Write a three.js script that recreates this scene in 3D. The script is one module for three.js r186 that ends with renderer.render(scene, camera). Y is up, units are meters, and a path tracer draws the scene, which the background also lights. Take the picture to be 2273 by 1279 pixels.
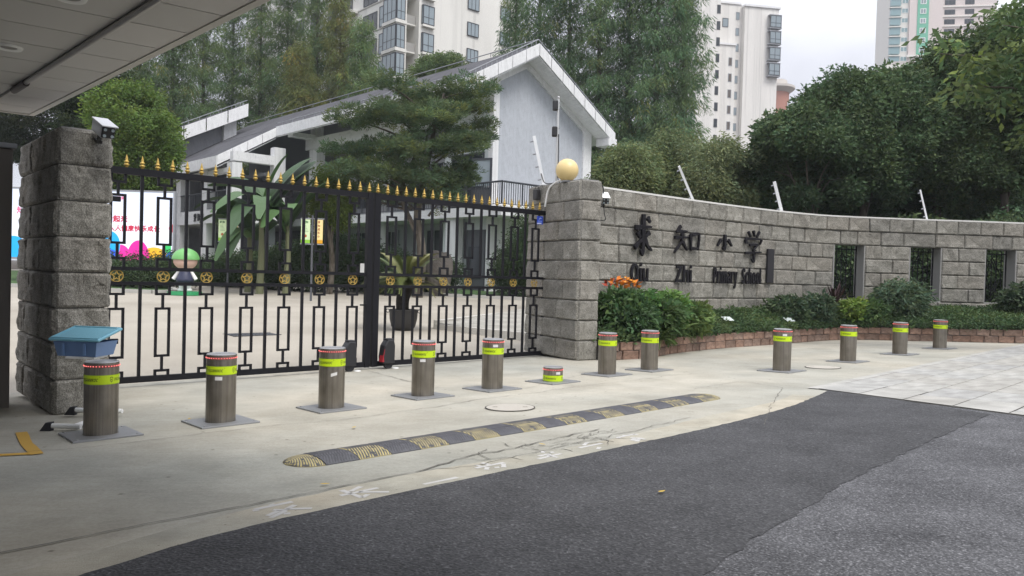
import * as THREE from 'three';
import { mergeGeometries } from 'three/addons/utils/BufferGeometryUtils.js';
import { RoundedBoxGeometry } from 'three/addons/geometries/RoundedBoxGeometry.js';
import { FontLoader } from 'three/addons/loaders/FontLoader.js';
import { TextGeometry } from 'three/addons/geometries/TextGeometry.js';

// ---------------------------------------------------------------- camera, sky, sun, exposure
const scene = new THREE.Scene();
const camera = new THREE.PerspectiveCamera(40.88, 1024 / 576, 0.1, 3000);
camera.position.set(0, 1.2, 0);
camera.rotation.set(THREE.MathUtils.degToRad(-1.05), 0, THREE.MathUtils.degToRad(1.6), 'YXZ');
scene.add(camera);
const renderer = new THREE.WebGLRenderer({ antialias: true });
renderer.toneMapping = THREE.LinearToneMapping;
renderer.toneMappingExposure = 1.76;
renderer.shadowMap.enabled = true;
const sun = new THREE.DirectionalLight(new THREE.Color(1, 0.97, 0.92), 1.5);
sun.position.set(26, 66, 22);
sun.target.position.set(0, 0, -12);
sun.castShadow = true;
sun.shadow.radius = 45;
sun.shadow.mapSize.set(2048, 2048);
Object.assign(sun.shadow.camera, { left: -60, right: 60, top: 60, bottom: -60, near: 1, far: 220 });
scene.add(sun, sun.target);

function rng(seed) {
  let a = (seed * 2654435761) >>> 0;
  return () => { a = (a + 0x6d2b79f5) | 0; let t = Math.imul(a ^ (a >>> 15), 1 | a); t = (t + Math.imul(t ^ (t >>> 7), 61 | t)) ^ t; return ((t ^ (t >>> 14)) >>> 0) / 4294967296; };
}
const clamp = (x, a = 0, b = 1) => Math.min(b, Math.max(a, x)), mix = (a, b, t) => a + (b - a) * t, sm = (a, b, x) => { const t = clamp((x - a) / (b - a)); return t * t * (3 - 2 * t); };
// value noise that repeats every `per` cells
const LAT = (() => { const r = rng(7), a = new Float32Array(65536); for (let i = 0; i < 65536; i++) a[i] = r(); return a; })();
const hsh = (x, y, s) => LAT[((x * 1619 + y * 31337 + s * 6971) ^ ((x * 83492791) >>> 3) ^ (y * 2971)) & 65535];
function vn(x, y, per = 1e6, s = 0) {
  const ix = Math.floor(x), iy = Math.floor(y), fx = x - ix, fy = y - iy, u = fx * fx * (3 - 2 * fx), v = fy * fy * (3 - 2 * fy), w = (k) => ((k % per) + per) % per;
  const x0 = w(ix), x1 = w(ix + 1), y0 = w(iy), y1 = w(iy + 1);
  return mix(mix(hsh(x0, y0, s), hsh(x1, y0, s), u), mix(hsh(x0, y1, s), hsh(x1, y1, s), u), v);
}
function fbm(x, y, per, oct = 4, s = 0, gain = 0.5) { let a = 0, k = 1, t = 0; for (let i = 0; i < oct; i++) { a += k * vn(x, y, per, s + i); t += k; k *= gain; x *= 2; y *= 2; per *= 2; } return a / t; }

{ // overcast sky: brighter towards the zenith, soft cloud mottling
  const W = 1024, H = 512, d = new Float32Array(W * H * 4);
  for (let j = 0; j < H; j++) {
    const up = ((j + 0.5) / H - 0.5) * Math.PI, y = Math.sin(up);
    for (let i = 0; i < W; i++) {
      const az = ((i + 0.5) / W - 0.5) * 2 * Math.PI, x = Math.cos(az) * Math.cos(up), z = Math.sin(az) * Math.cos(up);
      const yy = Math.max(y, 0), k = 1.6 / (yy + 0.28);
      let c = fbm(x * k + 40, z * k * 1.0 + 40, 1e5, 5, 3, 0.52);
      c = sm(0.30, 0.72, c);
      const L = (0.41 + 0.78 * yy) * mix(0.82, 1.2, c);
      const o = (j * W + i) * 4, b = mix(1.06, 1.0, c);
      d[o] = L * 0.965; d[o + 1] = L * 0.985; d[o + 2] = L * 1.035 * b; d[o + 3] = 1;
    }
  }
  const t = new THREE.DataTexture(d, W, H, THREE.RGBAFormat, THREE.FloatType);
  t.mapping = THREE.EquirectangularReflectionMapping; t.magFilter = t.minFilter = THREE.LinearFilter; t.needsUpdate = true;
  scene.background = t; scene.environment = t;
}
scene.fog = new THREE.FogExp2(new THREE.Color(0.80, 0.84, 0.90), 0.0006);

// ---------------------------------------------------------------- helpers
const V = (x, y, z) => new THREE.Vector3(x, y, z);
const taken = new Map();
function numbered(n) { const k = taken.get(n) ?? 0; taken.set(n, k + 1); return k ? n + '_' + String(k).padStart(3, '0') : n; }
function shade(o) { o.castShadow = o.receiveShadow = true; return o; }
function thing(name, label, category, pos = [0, 0, 0], turn = 0, group) {
  const o = new THREE.Group(); o.name = numbered(name); o.position.set(...pos); o.rotation.y = turn;
  o.userData = { label, category }; if (group) o.userData.group = group;
  scene.add(o); return o;
}
function part(name, geo, mat, parent) {
  const g = Array.isArray(geo) ? merge(geo) : geo, m = shade(new THREE.Mesh(g, mat)); m.name = name; parent.add(m); return m;
}
function single(name, geo, mat, label, category, group) {
  const m = part(numbered(name), geo, mat, scene); m.userData = { label, category }; if (group) m.userData.group = group; return m;
}
function struct(name, geo, mat, parent = scene) { const m = part(parent === scene ? numbered(name) : name, geo, mat, parent); if (parent === scene) m.userData.kind = 'structure'; return m; }
function merge(list) {
  const l = list.flat(9).map((g) => { let k = g.index ? g.toNonIndexed() : g; for (const a of Object.keys(k.attributes)) if (!['position', 'normal', 'uv'].includes(a)) k.deleteAttribute(a); if (!k.attributes.normal) k.computeVertexNormals(); if (!k.attributes.uv) k.setAttribute('uv', new THREE.BufferAttribute(new Float32Array(k.attributes.position.count * 2), 2)); return k; });
  return l.length === 1 ? l[0] : mergeGeometries(l);
}
function bx(w, h, d, x = 0, y = 0, z = 0, ry = 0, rx = 0, rz = 0) {
  const g = new THREE.BoxGeometry(w, h, d); if (rz) g.rotateZ(rz); if (rx) g.rotateX(rx); if (ry) g.rotateY(ry); return g.translate(x, y, z);
}
function rbx(w, h, d, r, x = 0, y = 0, z = 0, ry = 0) { const g = new RoundedBoxGeometry(w, h, d, 2, r); if (ry) g.rotateY(ry); return g.translate(x, y, z); }
function cyl(r0, r1, h, x = 0, y = 0, z = 0, n = 16) { return new THREE.CylinderGeometry(r1, r0, h, n).translate(x, y + h / 2, z); }
function rod(a, b, r, n = 8, r2 = r) {
  const d = b.clone().sub(a), g = new THREE.CylinderGeometry(r2, r, d.length(), n);
  g.applyQuaternion(new THREE.Quaternion().setFromUnitVectors(V(0, 1, 0), d.normalize())); return g.translate((a.x + b.x) / 2, (a.y + b.y) / 2, (a.z + b.z) / 2);
}
function tube(pts, r, seg = 24, n = 8) { return new THREE.TubeGeometry(new THREE.CatmullRomCurve3(pts.map((p) => V(...p))), seg, r, n, false); }
function lathe(pts, n = 24) { return new THREE.LatheGeometry(pts.map(([r, y]) => new THREE.Vector2(r, y)), n); }
function prism(pts, depth, bevel = 0) { // outline in x,y pushed out along +z
  const s = new THREE.Shape(pts.map(([x, y]) => new THREE.Vector2(x, y)));
  return new THREE.ExtrudeGeometry(s, { depth, bevelEnabled: bevel > 0, bevelSize: bevel, bevelThickness: bevel, bevelSegments: 1 });
}
function basis(o, T, U, N, P) { o.matrix.makeBasis(T, U, N).setPosition(P); o.matrix.decompose(o.position, o.quaternion, o.scale); return o; }

// ---------------------------------------------------------------- textures and materials
function tex(w, h, fn, rep = [1, 1], srgb = true) {
  const d = new Uint8Array(w * h * 4);
  for (let j = 0, o = 0; j < h; j++) for (let i = 0; i < w; i++, o += 4) { const c = fn(i / w, j / h, i, j); if (typeof c === 'number') d[o] = d[o + 1] = d[o + 2] = clamp(c, 0, 255); else { d[o] = clamp(c[0], 0, 255); d[o + 1] = clamp(c[1], 0, 255); d[o + 2] = clamp(c[2], 0, 255); } d[o + 3] = 255; }
  const t = new THREE.DataTexture(d, w, h); t.wrapS = t.wrapT = THREE.RepeatWrapping; t.magFilter = THREE.LinearFilter; t.minFilter = THREE.LinearFilter; t.repeat.set(...rep); if (srgb) t.colorSpace = THREE.SRGBColorSpace; t.needsUpdate = true; return t;
}
function again(t, u, v) { const k = t.clone(); k.repeat.set(u, v); k.needsUpdate = true; return k; }
function canvasTex(w, h, draw) {
  const c = document.createElement('canvas'); c.width = w; c.height = h; draw(c.getContext('2d'), w, h);
  const t = new THREE.CanvasTexture(c); t.colorSpace = THREE.SRGBColorSpace; t.magFilter = t.minFilter = THREE.LinearFilter; return t;
}
const mat = (rgb, rough = 0.8, extra = {}) => new THREE.MeshStandardMaterial({ color: new THREE.Color().setRGB(...rgb), roughness: rough, ...extra });
const wh = (rough, extra) => new THREE.MeshStandardMaterial({ color: 0xffffff, roughness: rough, ...extra });

const speck = rng(11), spk = new Float32Array(1 << 20).map(() => speck());
const sp = (i, j, n) => spk[((j % n) * n + (i % n)) & 1048575];
const T = {};
T.apron = tex(2048, 2048, (u, v, i, j) => { // 24 m x 24 m of pale concrete: broom marks, blotches, stains, pits
  const a = fbm(u * 14, v * 14, 14, 5, 1), b = fbm(u * 60, v * 60, 60, 4, 9), st = vn(u * 220 + vn(u * 9, v * 9, 9, 3) * 14, v * 900, 1e6, 4), f = sp(i, j, 1024) - 0.5, big = fbm(u * 5, v * 5, 5, 3, 21);
  let k = 163 + (a - 0.5) * 30 + (b - 0.5) * 26 + (st - 0.5) * 7 + f * 12 + (big - 0.5) * 16;
  const stain = sm(0.60, 0.74, fbm(u * 22 + 3, v * 22, 22, 4, 31)); k -= stain * 9;
  const pale = sm(0.62, 0.72, fbm(u * 30, v * 30 + 5, 30, 3, 41)); k += pale * 5;
  if (sp(i >> 1, j >> 1, 1024) > 0.9985) k -= 45;
  const w = (a - 0.5) * 10; return [k + 2 + w, k - 2, k - 15 - w];
}, [1 / 24, 1 / 24]);
T.court = tex(1024, 1024, (u, v, i, j) => { const a = fbm(u * 10, v * 10, 10, 5, 2), f = sp(i, j, 1024) - 0.5; const k = 160 + (a - 0.5) * 34 + f * 9; return [k + 2, k - 5, k - 18]; }, [1 / 18, 1 / 18]);
T.grain = tex(512, 512, (u, v, i, j) => 120 + (sp(i, j, 512) - 0.5) * 120 + (fbm(u * 32, v * 32, 32, 3, 5) - 0.5) * 120, [1 / 1.2, 1 / 1.2], false);
T.newAsphalt = tex(1024, 1024, (u, v, i, j) => { const f = vn(u * 256, v * 256, 256, 6), g2 = sp(i, j, 1024), a = fbm(u * 8, v * 8, 8, 4, 8); let k = 61 + (f - 0.5) * 36 + (g2 - 0.5) * 22 + (a - 0.5) * 26; if (f > 0.86 && g2 > 0.5) k += 26; return [k, k, k + 1.5]; }, [1 / 2.6, 1 / 2.6]);
T.oldAsphalt = tex(1024, 1024, (u, v, i, j) => { const f = vn(u * 300, v * 300, 300, 16), g2 = sp(i, j, 1024), a = fbm(u * 7, v * 7, 7, 5, 18); let k = 80 + (f - 0.5) * 50 + (g2 - 0.5) * 30 + (a - 0.5) * 38; if (f > 0.8 && g2 > 0.55) k += 34; return [k, k, k + 2]; }, [1 / 2.4, 1 / 2.4]);
T.asphaltBump = tex(512, 512, (u, v, i, j) => vn(u * 128, v * 128, 128, 6) * 200 + sp(i, j, 512) * 55, [1 / 1.3, 1 / 1.3], false);
T.granite = tex(512, 512, (u, v, i, j) => { const a = fbm(u * 6, v * 6, 6, 4, 3), b = vn(u * 120, v * 120, 120, 7), f = sp(i, j, 512); const k = 131 + (a - 0.5) * 50 + (b - 0.5) * 62 + (f - 0.5) * 52; return [k + 2, k, k - 6]; });
T.graniteBump = tex(512, 512, (u, v, i, j) => fbm(u * 14, v * 14, 14, 5, 13, 0.6) * 230 + (sp(i, j, 512) - 0.5) * 40, [1, 1], false);
T.weather = tex(512, 512, (u, v) => { const a = fbm(u * 5, v * 5, 5, 5, 23), s = fbm(u * 30, v * 2.5, 30, 3, 29); const k = 226 + (a - 0.5) * 26 - sm(0.58, 0.8, s) * 16; return [k, k, k - 2]; });
T.slab = tex(512, 512, (u, v, i, j) => { const a = fbm(u * 5, v * 5, 5, 5, 33), f = sp(i, j, 512); const k = 160 + (a - 0.5) * 40 + (f - 0.5) * 26; return [k, k - 1, k - 6]; });
T.brickT = tex(256, 256, (u, v, i, j) => { const a = fbm(u * 6, v * 6, 6, 4, 43), f = sp(i, j, 512); const k = (a - 0.5) * 60 + (f - 0.5) * 40; return [134 + k, 113 + k * 0.9, 101 + k * 0.8]; });
T.brush = tex(512, 64, (u, v, i) => { const a = vn(u * 180, 0.5, 180, 51), b = vn(u * 14, 0.5, 14, 53); return 128 + (a - 0.5) * 90 + (b - 0.5) * 60; }, [1, 1], false);
T.steel = tex(512, 128, (u, v, i, j) => { const a = vn(u * 90, v * 1.2, 90, 57), b = fbm(u * 8, v * 5, 8, 4, 59); const k = 150 + (a - 0.5) * 26 + (b - 0.5) * 34 + (sp(i, j, 512) - 0.5) * 8; return [k + 2, k - 3, k - 11]; });
T.roofT = tex(512, 512, (u, v, i, j) => { const a = fbm(u * 8, v * 8, 8, 5, 63), f = sp(i, j, 512); const k = 74 + (a - 0.5) * 36 + (f - 0.5) * 22; return [k, k, k + 4]; });
T.bark = tex(256, 512, (u, v, i, j) => { const a = fbm(u * 14, v * 5, 14, 4, 73), f = sp(i, j, 512); const k = 84 + (a - 0.5) * 90 + (f - 0.5) * 20; return [k + 5, k - 2, k - 12]; });
T.grassT = tex(512, 512, (u, v, i, j) => { const a = fbm(u * 40, v * 40, 40, 3, 83), f = sp(i, j, 512); const k = (a - 0.5) * 60 + (f - 0.5) * 50; return [62 + k * 0.8, 88 + k, 44 + k * 0.6]; }, [1 / 3, 1 / 3]);
T.soil = tex(256, 256, (u, v, i, j) => { const a = fbm(u * 12, v * 12, 12, 4, 93), f = sp(i, j, 512); const k = 58 + (a - 0.5) * 40 + (f - 0.5) * 30; return [k + 8, k, k - 10]; }, [1 / 1.5, 1 / 1.5]);

const M = {
  apron: wh(0.88, { map: T.apron, bumpMap: T.grain, bumpScale: 0.0025 }),
  court: wh(0.9, { map: T.court, bumpMap: T.grain, bumpScale: 0.002 }),
  edge: mat([1, 0.985, 0.95], 0.9, { map: again(T.apron, 1 / 9, 1 / 9), bumpMap: T.grain, bumpScale: 0.003 }),
  newAsphalt: wh(0.82, { map: T.newAsphalt, bumpMap: T.asphaltBump, bumpScale: 0.006 }),
  oldAsphalt: wh(0.9, { map: T.oldAsphalt, bumpMap: T.asphaltBump, bumpScale: 0.007 }),
  earth: wh(1, { map: T.soil }), soil: wh(1, { map: T.soil }), grass: wh(1, { map: T.grassT }),
  stone: [[1, 0.985, 0.95], [0.9, 0.885, 0.855], [1.08, 1.06, 1.02], [0.97, 0.94, 0.9], [0.85, 0.84, 0.82], [1.03, 0.99, 0.94]].map((c) => mat(c, 0.92, { map: T.granite, bumpMap: T.graniteBump, bumpScale: 0.022 })),
  core: mat([0.16, 0.155, 0.145], 0.95, { bumpMap: T.graniteBump, bumpScale: 0.01 }),
  reveal: mat([0.27, 0.265, 0.255], 0.92),
  brick: [[1, 1, 1], [0.84, 0.82, 0.8], [1.14, 1.06, 1], [0.95, 0.86, 0.8]].map((c) => mat(c, 0.93, { map: T.brickT, bumpMap: T.graniteBump, bumpScale: 0.006 })),
  slab: [[1, 1, 1], [0.93, 0.93, 0.94], [1.05, 1.04, 1.02], [0.98, 0.96, 0.93]].map((c) => mat(c, 0.9, { map: T.slab, bumpMap: T.grain, bumpScale: 0.002 })),
  iron: new THREE.MeshPhysicalMaterial({ color: new THREE.Color().setRGB(0.010, 0.010, 0.013), roughness: 0.55, specularIntensity: 0.4 }),
  gold: mat([0.42, 0.285, 0.065], 0.48, { metalness: 0.4 }),
  steel: mat([0.74, 0.72, 0.69], 0.36, { map: T.steel, metalness: 0.85, bumpMap: T.brush, bumpScale: 0.0006 }),
  steelTop: mat([0.45, 0.45, 0.45], 0.42, { metalness: 0.8 }),
  plate: mat([0.30, 0.305, 0.31], 0.5, { metalness: 0.55, bumpMap: T.grain, bumpScale: 0.002 }),
  black: mat([0.018, 0.018, 0.02], 0.5), rubber: mat([0.03, 0.03, 0.034], 0.75),
  white: mat([0.98, 0.98, 1.0], 0.6, { map: T.weather }), paintWhite: mat([0.78, 0.78, 0.76], 0.7),
  panel: mat([0.60, 0.63, 0.695], 0.75, { map: T.weather }), paleWall: mat([0.80, 0.85, 0.87], 0.8, { map: T.weather }),
  grey: mat([0.30, 0.31, 0.33], 0.7), darkGrey: mat([0.09, 0.095, 0.105], 0.6), metalWhite: mat([0.72, 0.73, 0.74], 0.45),
  glass: mat([0.03, 0.036, 0.042], 0.07), glassPale: mat([0.27, 0.32, 0.35], 0.08), darkFrame: mat([0.045, 0.05, 0.06], 0.5),
  red: mat([0.36, 0.02, 0.03], 0.45), blue: mat([0.03, 0.08, 0.42], 0.5), yellow: mat([0.62, 0.36, 0.02], 0.75),
  bark: wh(0.95, { map: T.bark, bumpMap: T.bark, bumpScale: 0.03 }), leaf: new THREE.MeshPhysicalMaterial({ roughness: 0.9, transmission: 0.35, thickness: 0, specularIntensity: 0.4, side: THREE.DoubleSide }), leafMatt: new THREE.MeshPhysicalMaterial({ roughness: 1, transmission: 0.35, thickness: 0, specularIntensity: 0.2, side: THREE.DoubleSide }),
};

// ---------------------------------------------------------------- the lie of the land
// Outside the gate the ground falls gently towards the school; the yard behind the gate rises again.
const G0 = [-4.893, -9.68], U = [0.7455, -0.6665], NI = [-0.6665, -0.7455];
const goff = NI[0] * -2.206 + NI[1] * -11.94;
const gs = (x, z) => (x - G0[0]) * U[0] + (z - G0[1]) * U[1], gd = (x, z) => NI[0] * x + NI[1] * z - goff;
const sd = (s, d) => { const c = gd(...G0); return [G0[0] + U[0] * s + NI[0] * (d - c), G0[1] + U[1] * s + NI[1] * (d - c)]; };
function F(x, z) {
  const [px, pz] = sd(clamp(gs(x, z), -60, 60), clamp(gd(x, z), -24, 0.4));
  return 0.02794 * px + 0.02329 * pz + 0.022 * clamp(gd(x, z) - 0.4, 0, 45);
}
const UP = V(-0.02794, 1, -0.02329).normalize();
function sheet(pts, off) { // a flat outline in x,z laid on the ground
  let c = pts.map(([x, z]) => new THREE.Vector2(x, -z)); if (THREE.ShapeUtils.isClockWise(c)) c = c.reverse();
  const tri = THREE.ShapeUtils.triangulateShape(c, []), p = [], uv = [];
  for (const t of tri) for (const k of t) { p.push(c[k].x, F(c[k].x, -c[k].y) + off, -c[k].y); uv.push(c[k].x, c[k].y); }
  const g = new THREE.BufferGeometry(); g.setAttribute('position', new THREE.Float32BufferAttribute(p, 3)); g.setAttribute('uv', new THREE.Float32BufferAttribute(uv, 2)); g.computeVertexNormals(); return g;
}
function rough(pts, step, amp, seed) { // an outline walked in small uneven steps
  const r = rng(seed), out = [];
  for (let i = 0; i < pts.length - 1; i++) { const [a, b] = [pts[i], pts[i + 1]], L = Math.hypot(b[0] - a[0], b[1] - a[1]), n = Math.max(1, Math.round(L / step)); for (let k = 0; k < n; k++) { const t = k / n, e = k ? amp : 0; out.push([mix(a[0], b[0], t) + (r() - 0.5) * e, mix(a[1], b[1], t) + (r() - 0.5) * e]); } }
  out.push(pts.at(-1)); return out;
}
function ribbon(pts, w, off, seed = 1, jitter = 0.3) { // a thin strip of uneven width along a line on the ground
  const r = rng(seed), p = [], n = pts.length; let prev = null;
  for (let i = 0; i < n; i++) {
    const a = pts[Math.max(0, i - 1)], b = pts[Math.min(n - 1, i + 1)], L = Math.hypot(b[0] - a[0], b[1] - a[1]) || 1, k = w * (1 - jitter + 2 * jitter * r()) * (i && i < n - 1 ? 1 : jitter > 0.2 ? 0.2 : 1) / 2, q = [pts[i][0], pts[i][1], -(b[1] - a[1]) / L * k, (b[0] - a[0]) / L * k];
    const A = [q[0] + q[2], q[1] + q[3]], B = [q[0] - q[2], q[1] - q[3]];
    if (prev) for (const c of [prev[0], prev[1], A, A, prev[1], B]) p.push(c[0], F(...c) + off, c[1]);
    prev = [A, B];
  }
  const g = new THREE.BufferGeometry(); g.setAttribute('position', new THREE.Float32BufferAttribute(p, 3)); g.computeVertexNormals();
  const nn = g.attributes.normal; for (let i = 0; i < nn.count; i += 3) if (nn.getY(i) < 0) for (let c = 0; c < 3; c++) { const k = i * 3 + c, t = p[k]; g.attributes.position.array[k] = p[k + 3]; g.attributes.position.array[k + 3] = t; }
  g.computeVertexNormals(); return g;
}
function smooth(pts, n) { const c = new THREE.CatmullRomCurve3(pts.map(([x, z]) => V(x, 0, z))); return c.getSpacedPoints(n).map((p) => [p.x, p.z]); }
// ---------------------------------------------------------------- ground, road, pavement
{ // one sheet of earth out to the horizon
  const S = [-900, -300, -120, -60, -30, 0, 30, 60, 120, 300, 900], D = [-900, -200, -60, -24, 0.4, 20, 45.4, 80, 200, 900], p = [], uv = [];
  const v = (s, d) => { const [x, z] = sd(s, d); p.push(x, F(x, z) - 0.03, z); uv.push(x, z); };
  for (let i = 0; i < S.length - 1; i++) for (let j = 0; j < D.length - 1; j++) for (const [a, b] of [[0, 0], [1, 0], [1, 1], [0, 0], [1, 1], [0, 1]]) v(S[i + a], D[j + b]);
  const g = new THREE.BufferGeometry(); g.setAttribute('position', new THREE.Float32BufferAttribute(p, 3)); g.setAttribute('uv', new THREE.Float32BufferAttribute(uv, 2)); g.computeVertexNormals();
  struct('ground', g, M.earth);
}
const EDGE = [[-7.2, 4.9], [-4.6, 0.9], [-2.45, -2.2], [-1.783, -3.238], [-1.4, -3.80], [-0.673, -4.529], [0.576, -5.662], [1.905, -6.906], [2.95, -8.05], [3.62, -8.98], [3.868, -9.332]];
const edgeS = smooth(EDGE, 90);
const apron = struct('concrete_apron', sheet([sd(-16, 0.4), sd(22, 0.4), [17, -24], [14.2, -20.1], [4.147, -9.871], ...[...edgeS].reverse(), [-18, 4.9]], 0), M.apron);
struct('school_yard', sheet([sd(-40, 0.4), sd(-40, 45), sd(45, 45), sd(45, 0.4)], 0), M.court);
struct('old_road', sheet([...edgeS, [4.312, -8.482], [4.953, -7.408], [8.2, -1.6], [11, 4], [11, 11], [-7.2, 11]], 0.002), M.oldAsphalt);
const PATCH = [[4.70, -7.52], [3.978, -6.792], [2.256, -4.973], [1.258, -3.774], [0.838, -3.239], [-0.6, -1.55], [-4.6, 3.4]];
struct('resurfaced_road', sheet([...rough(edgeS, 0.06, 0.022, 3), [4.312, -8.482], ...rough(PATCH, 0.09, 0.035, 4), [-7.2, 6]], 0.006), M.newAsphalt);
{ // flush kerb of paler concrete along the road, with painted characters
  const inner = edgeS.map(([x, z], i) => { const a = edgeS[Math.max(0, i - 1)], b = edgeS[Math.min(edgeS.length - 1, i + 1)], L = Math.hypot(b[0] - a[0], b[1] - a[1]); const w = 0.30 + 0.05 * Math.sin(i * 0.35); return [x + (b[1] - a[1]) / L * w, z - (b[0] - a[0]) / L * w]; });
  const k = struct('flush_kerb', sheet([...edgeS.slice(4, 88), ...rough(inner.slice(4, 88), 0.12, 0.03, 8).reverse()], 0.005), M.edge);
}
// joints and cracks in the concrete, filled with dirt
function crackLine(pts, seed, w, amp, step = 0.09) { return ribbon(rough(pts, step, amp, seed), w * 0.8, 0.0075, seed, 0.6); }
{
  const list = [];
  list.push(crackLine([[-4.4, -1.6], [-3.1, -2.78], [-2.307, -3.512], [-1.306, -4.43], [-0.611, -5.095]], 21, 0.011, 0.025));
  list.push(crackLine([[-0.611, -5.095], [-0.31, -5.55], [-0.02, -5.83], [0.42, -6.32], [0.80, -6.72]], 22, 0.016, 0.05));
  list.push(crackLine([[-0.611, -5.095], [-0.22, -5.28], [0.2, -5.72], [0.55, -6.1], [1.2, -6.75], [1.75, -7.35]], 23, 0.009, 0.06));
  const r = rng(77);
  for (let i = 0; i < 15; i++) { // crazed patch beside the kerb
    const t = r() * 1.5, w = 0.05 + r() * 0.3, x = -0.2 + t * 0.72 + w * 0.3, z = -5.55 - t * 0.76 + w * 0.42, a = r() * 6.3, L = 0.10 + r() * 0.22, m = [x + Math.cos(a) * L, z + Math.sin(a) * L];
    list.push(crackLine([[x, z], m, [m[0] + Math.cos(a + 0.7) * L, m[1] + Math.sin(a + 0.7) * L]], 100 + i, 0.008, 0.05, 0.05));
  }
  list.push(crackLine([[-6.2, -5.0], [-4.2, -5.55], [-3.35, -5.82], [-2.7, -6.35], [-2.2, -6.8], [-1.55, -7.2], [-0.8, -7.95], [-0.35, -8.55], [0.1, -8.9]], 31, 0.009, 0.05));
  list.push(crackLine([[0.1, -8.9], [0.5, -9.35], [1.1, -9.9], [1.6, -10.35], [2.3, -11.0], [3.2, -11.6]], 32, 0.008, 0.06));
  list.push(crackLine([[-2.15, -11.7], [-1.75, -11.0], [-1.35, -10.3], [-1.0, -9.75]], 33, 0.012, 0.03));
  list.push(crackLine([[2.3, -6.9], [2.75, -8.1], [3.4, -9.6], [3.1, -10.3], [2.2, -9.4]], 34, 0.006, 0.04));
  list.push(crackLine([[-2.4, -10.4], [-1.2, -9.6], [0.2, -9.55], [1.3, -11.6]], 35, 0.005, 0.08));
  const c = part('crack', list, mat([0.13, 0.122, 0.105], 1), apron); c.userData.kind = 'stuff';
}
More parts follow.
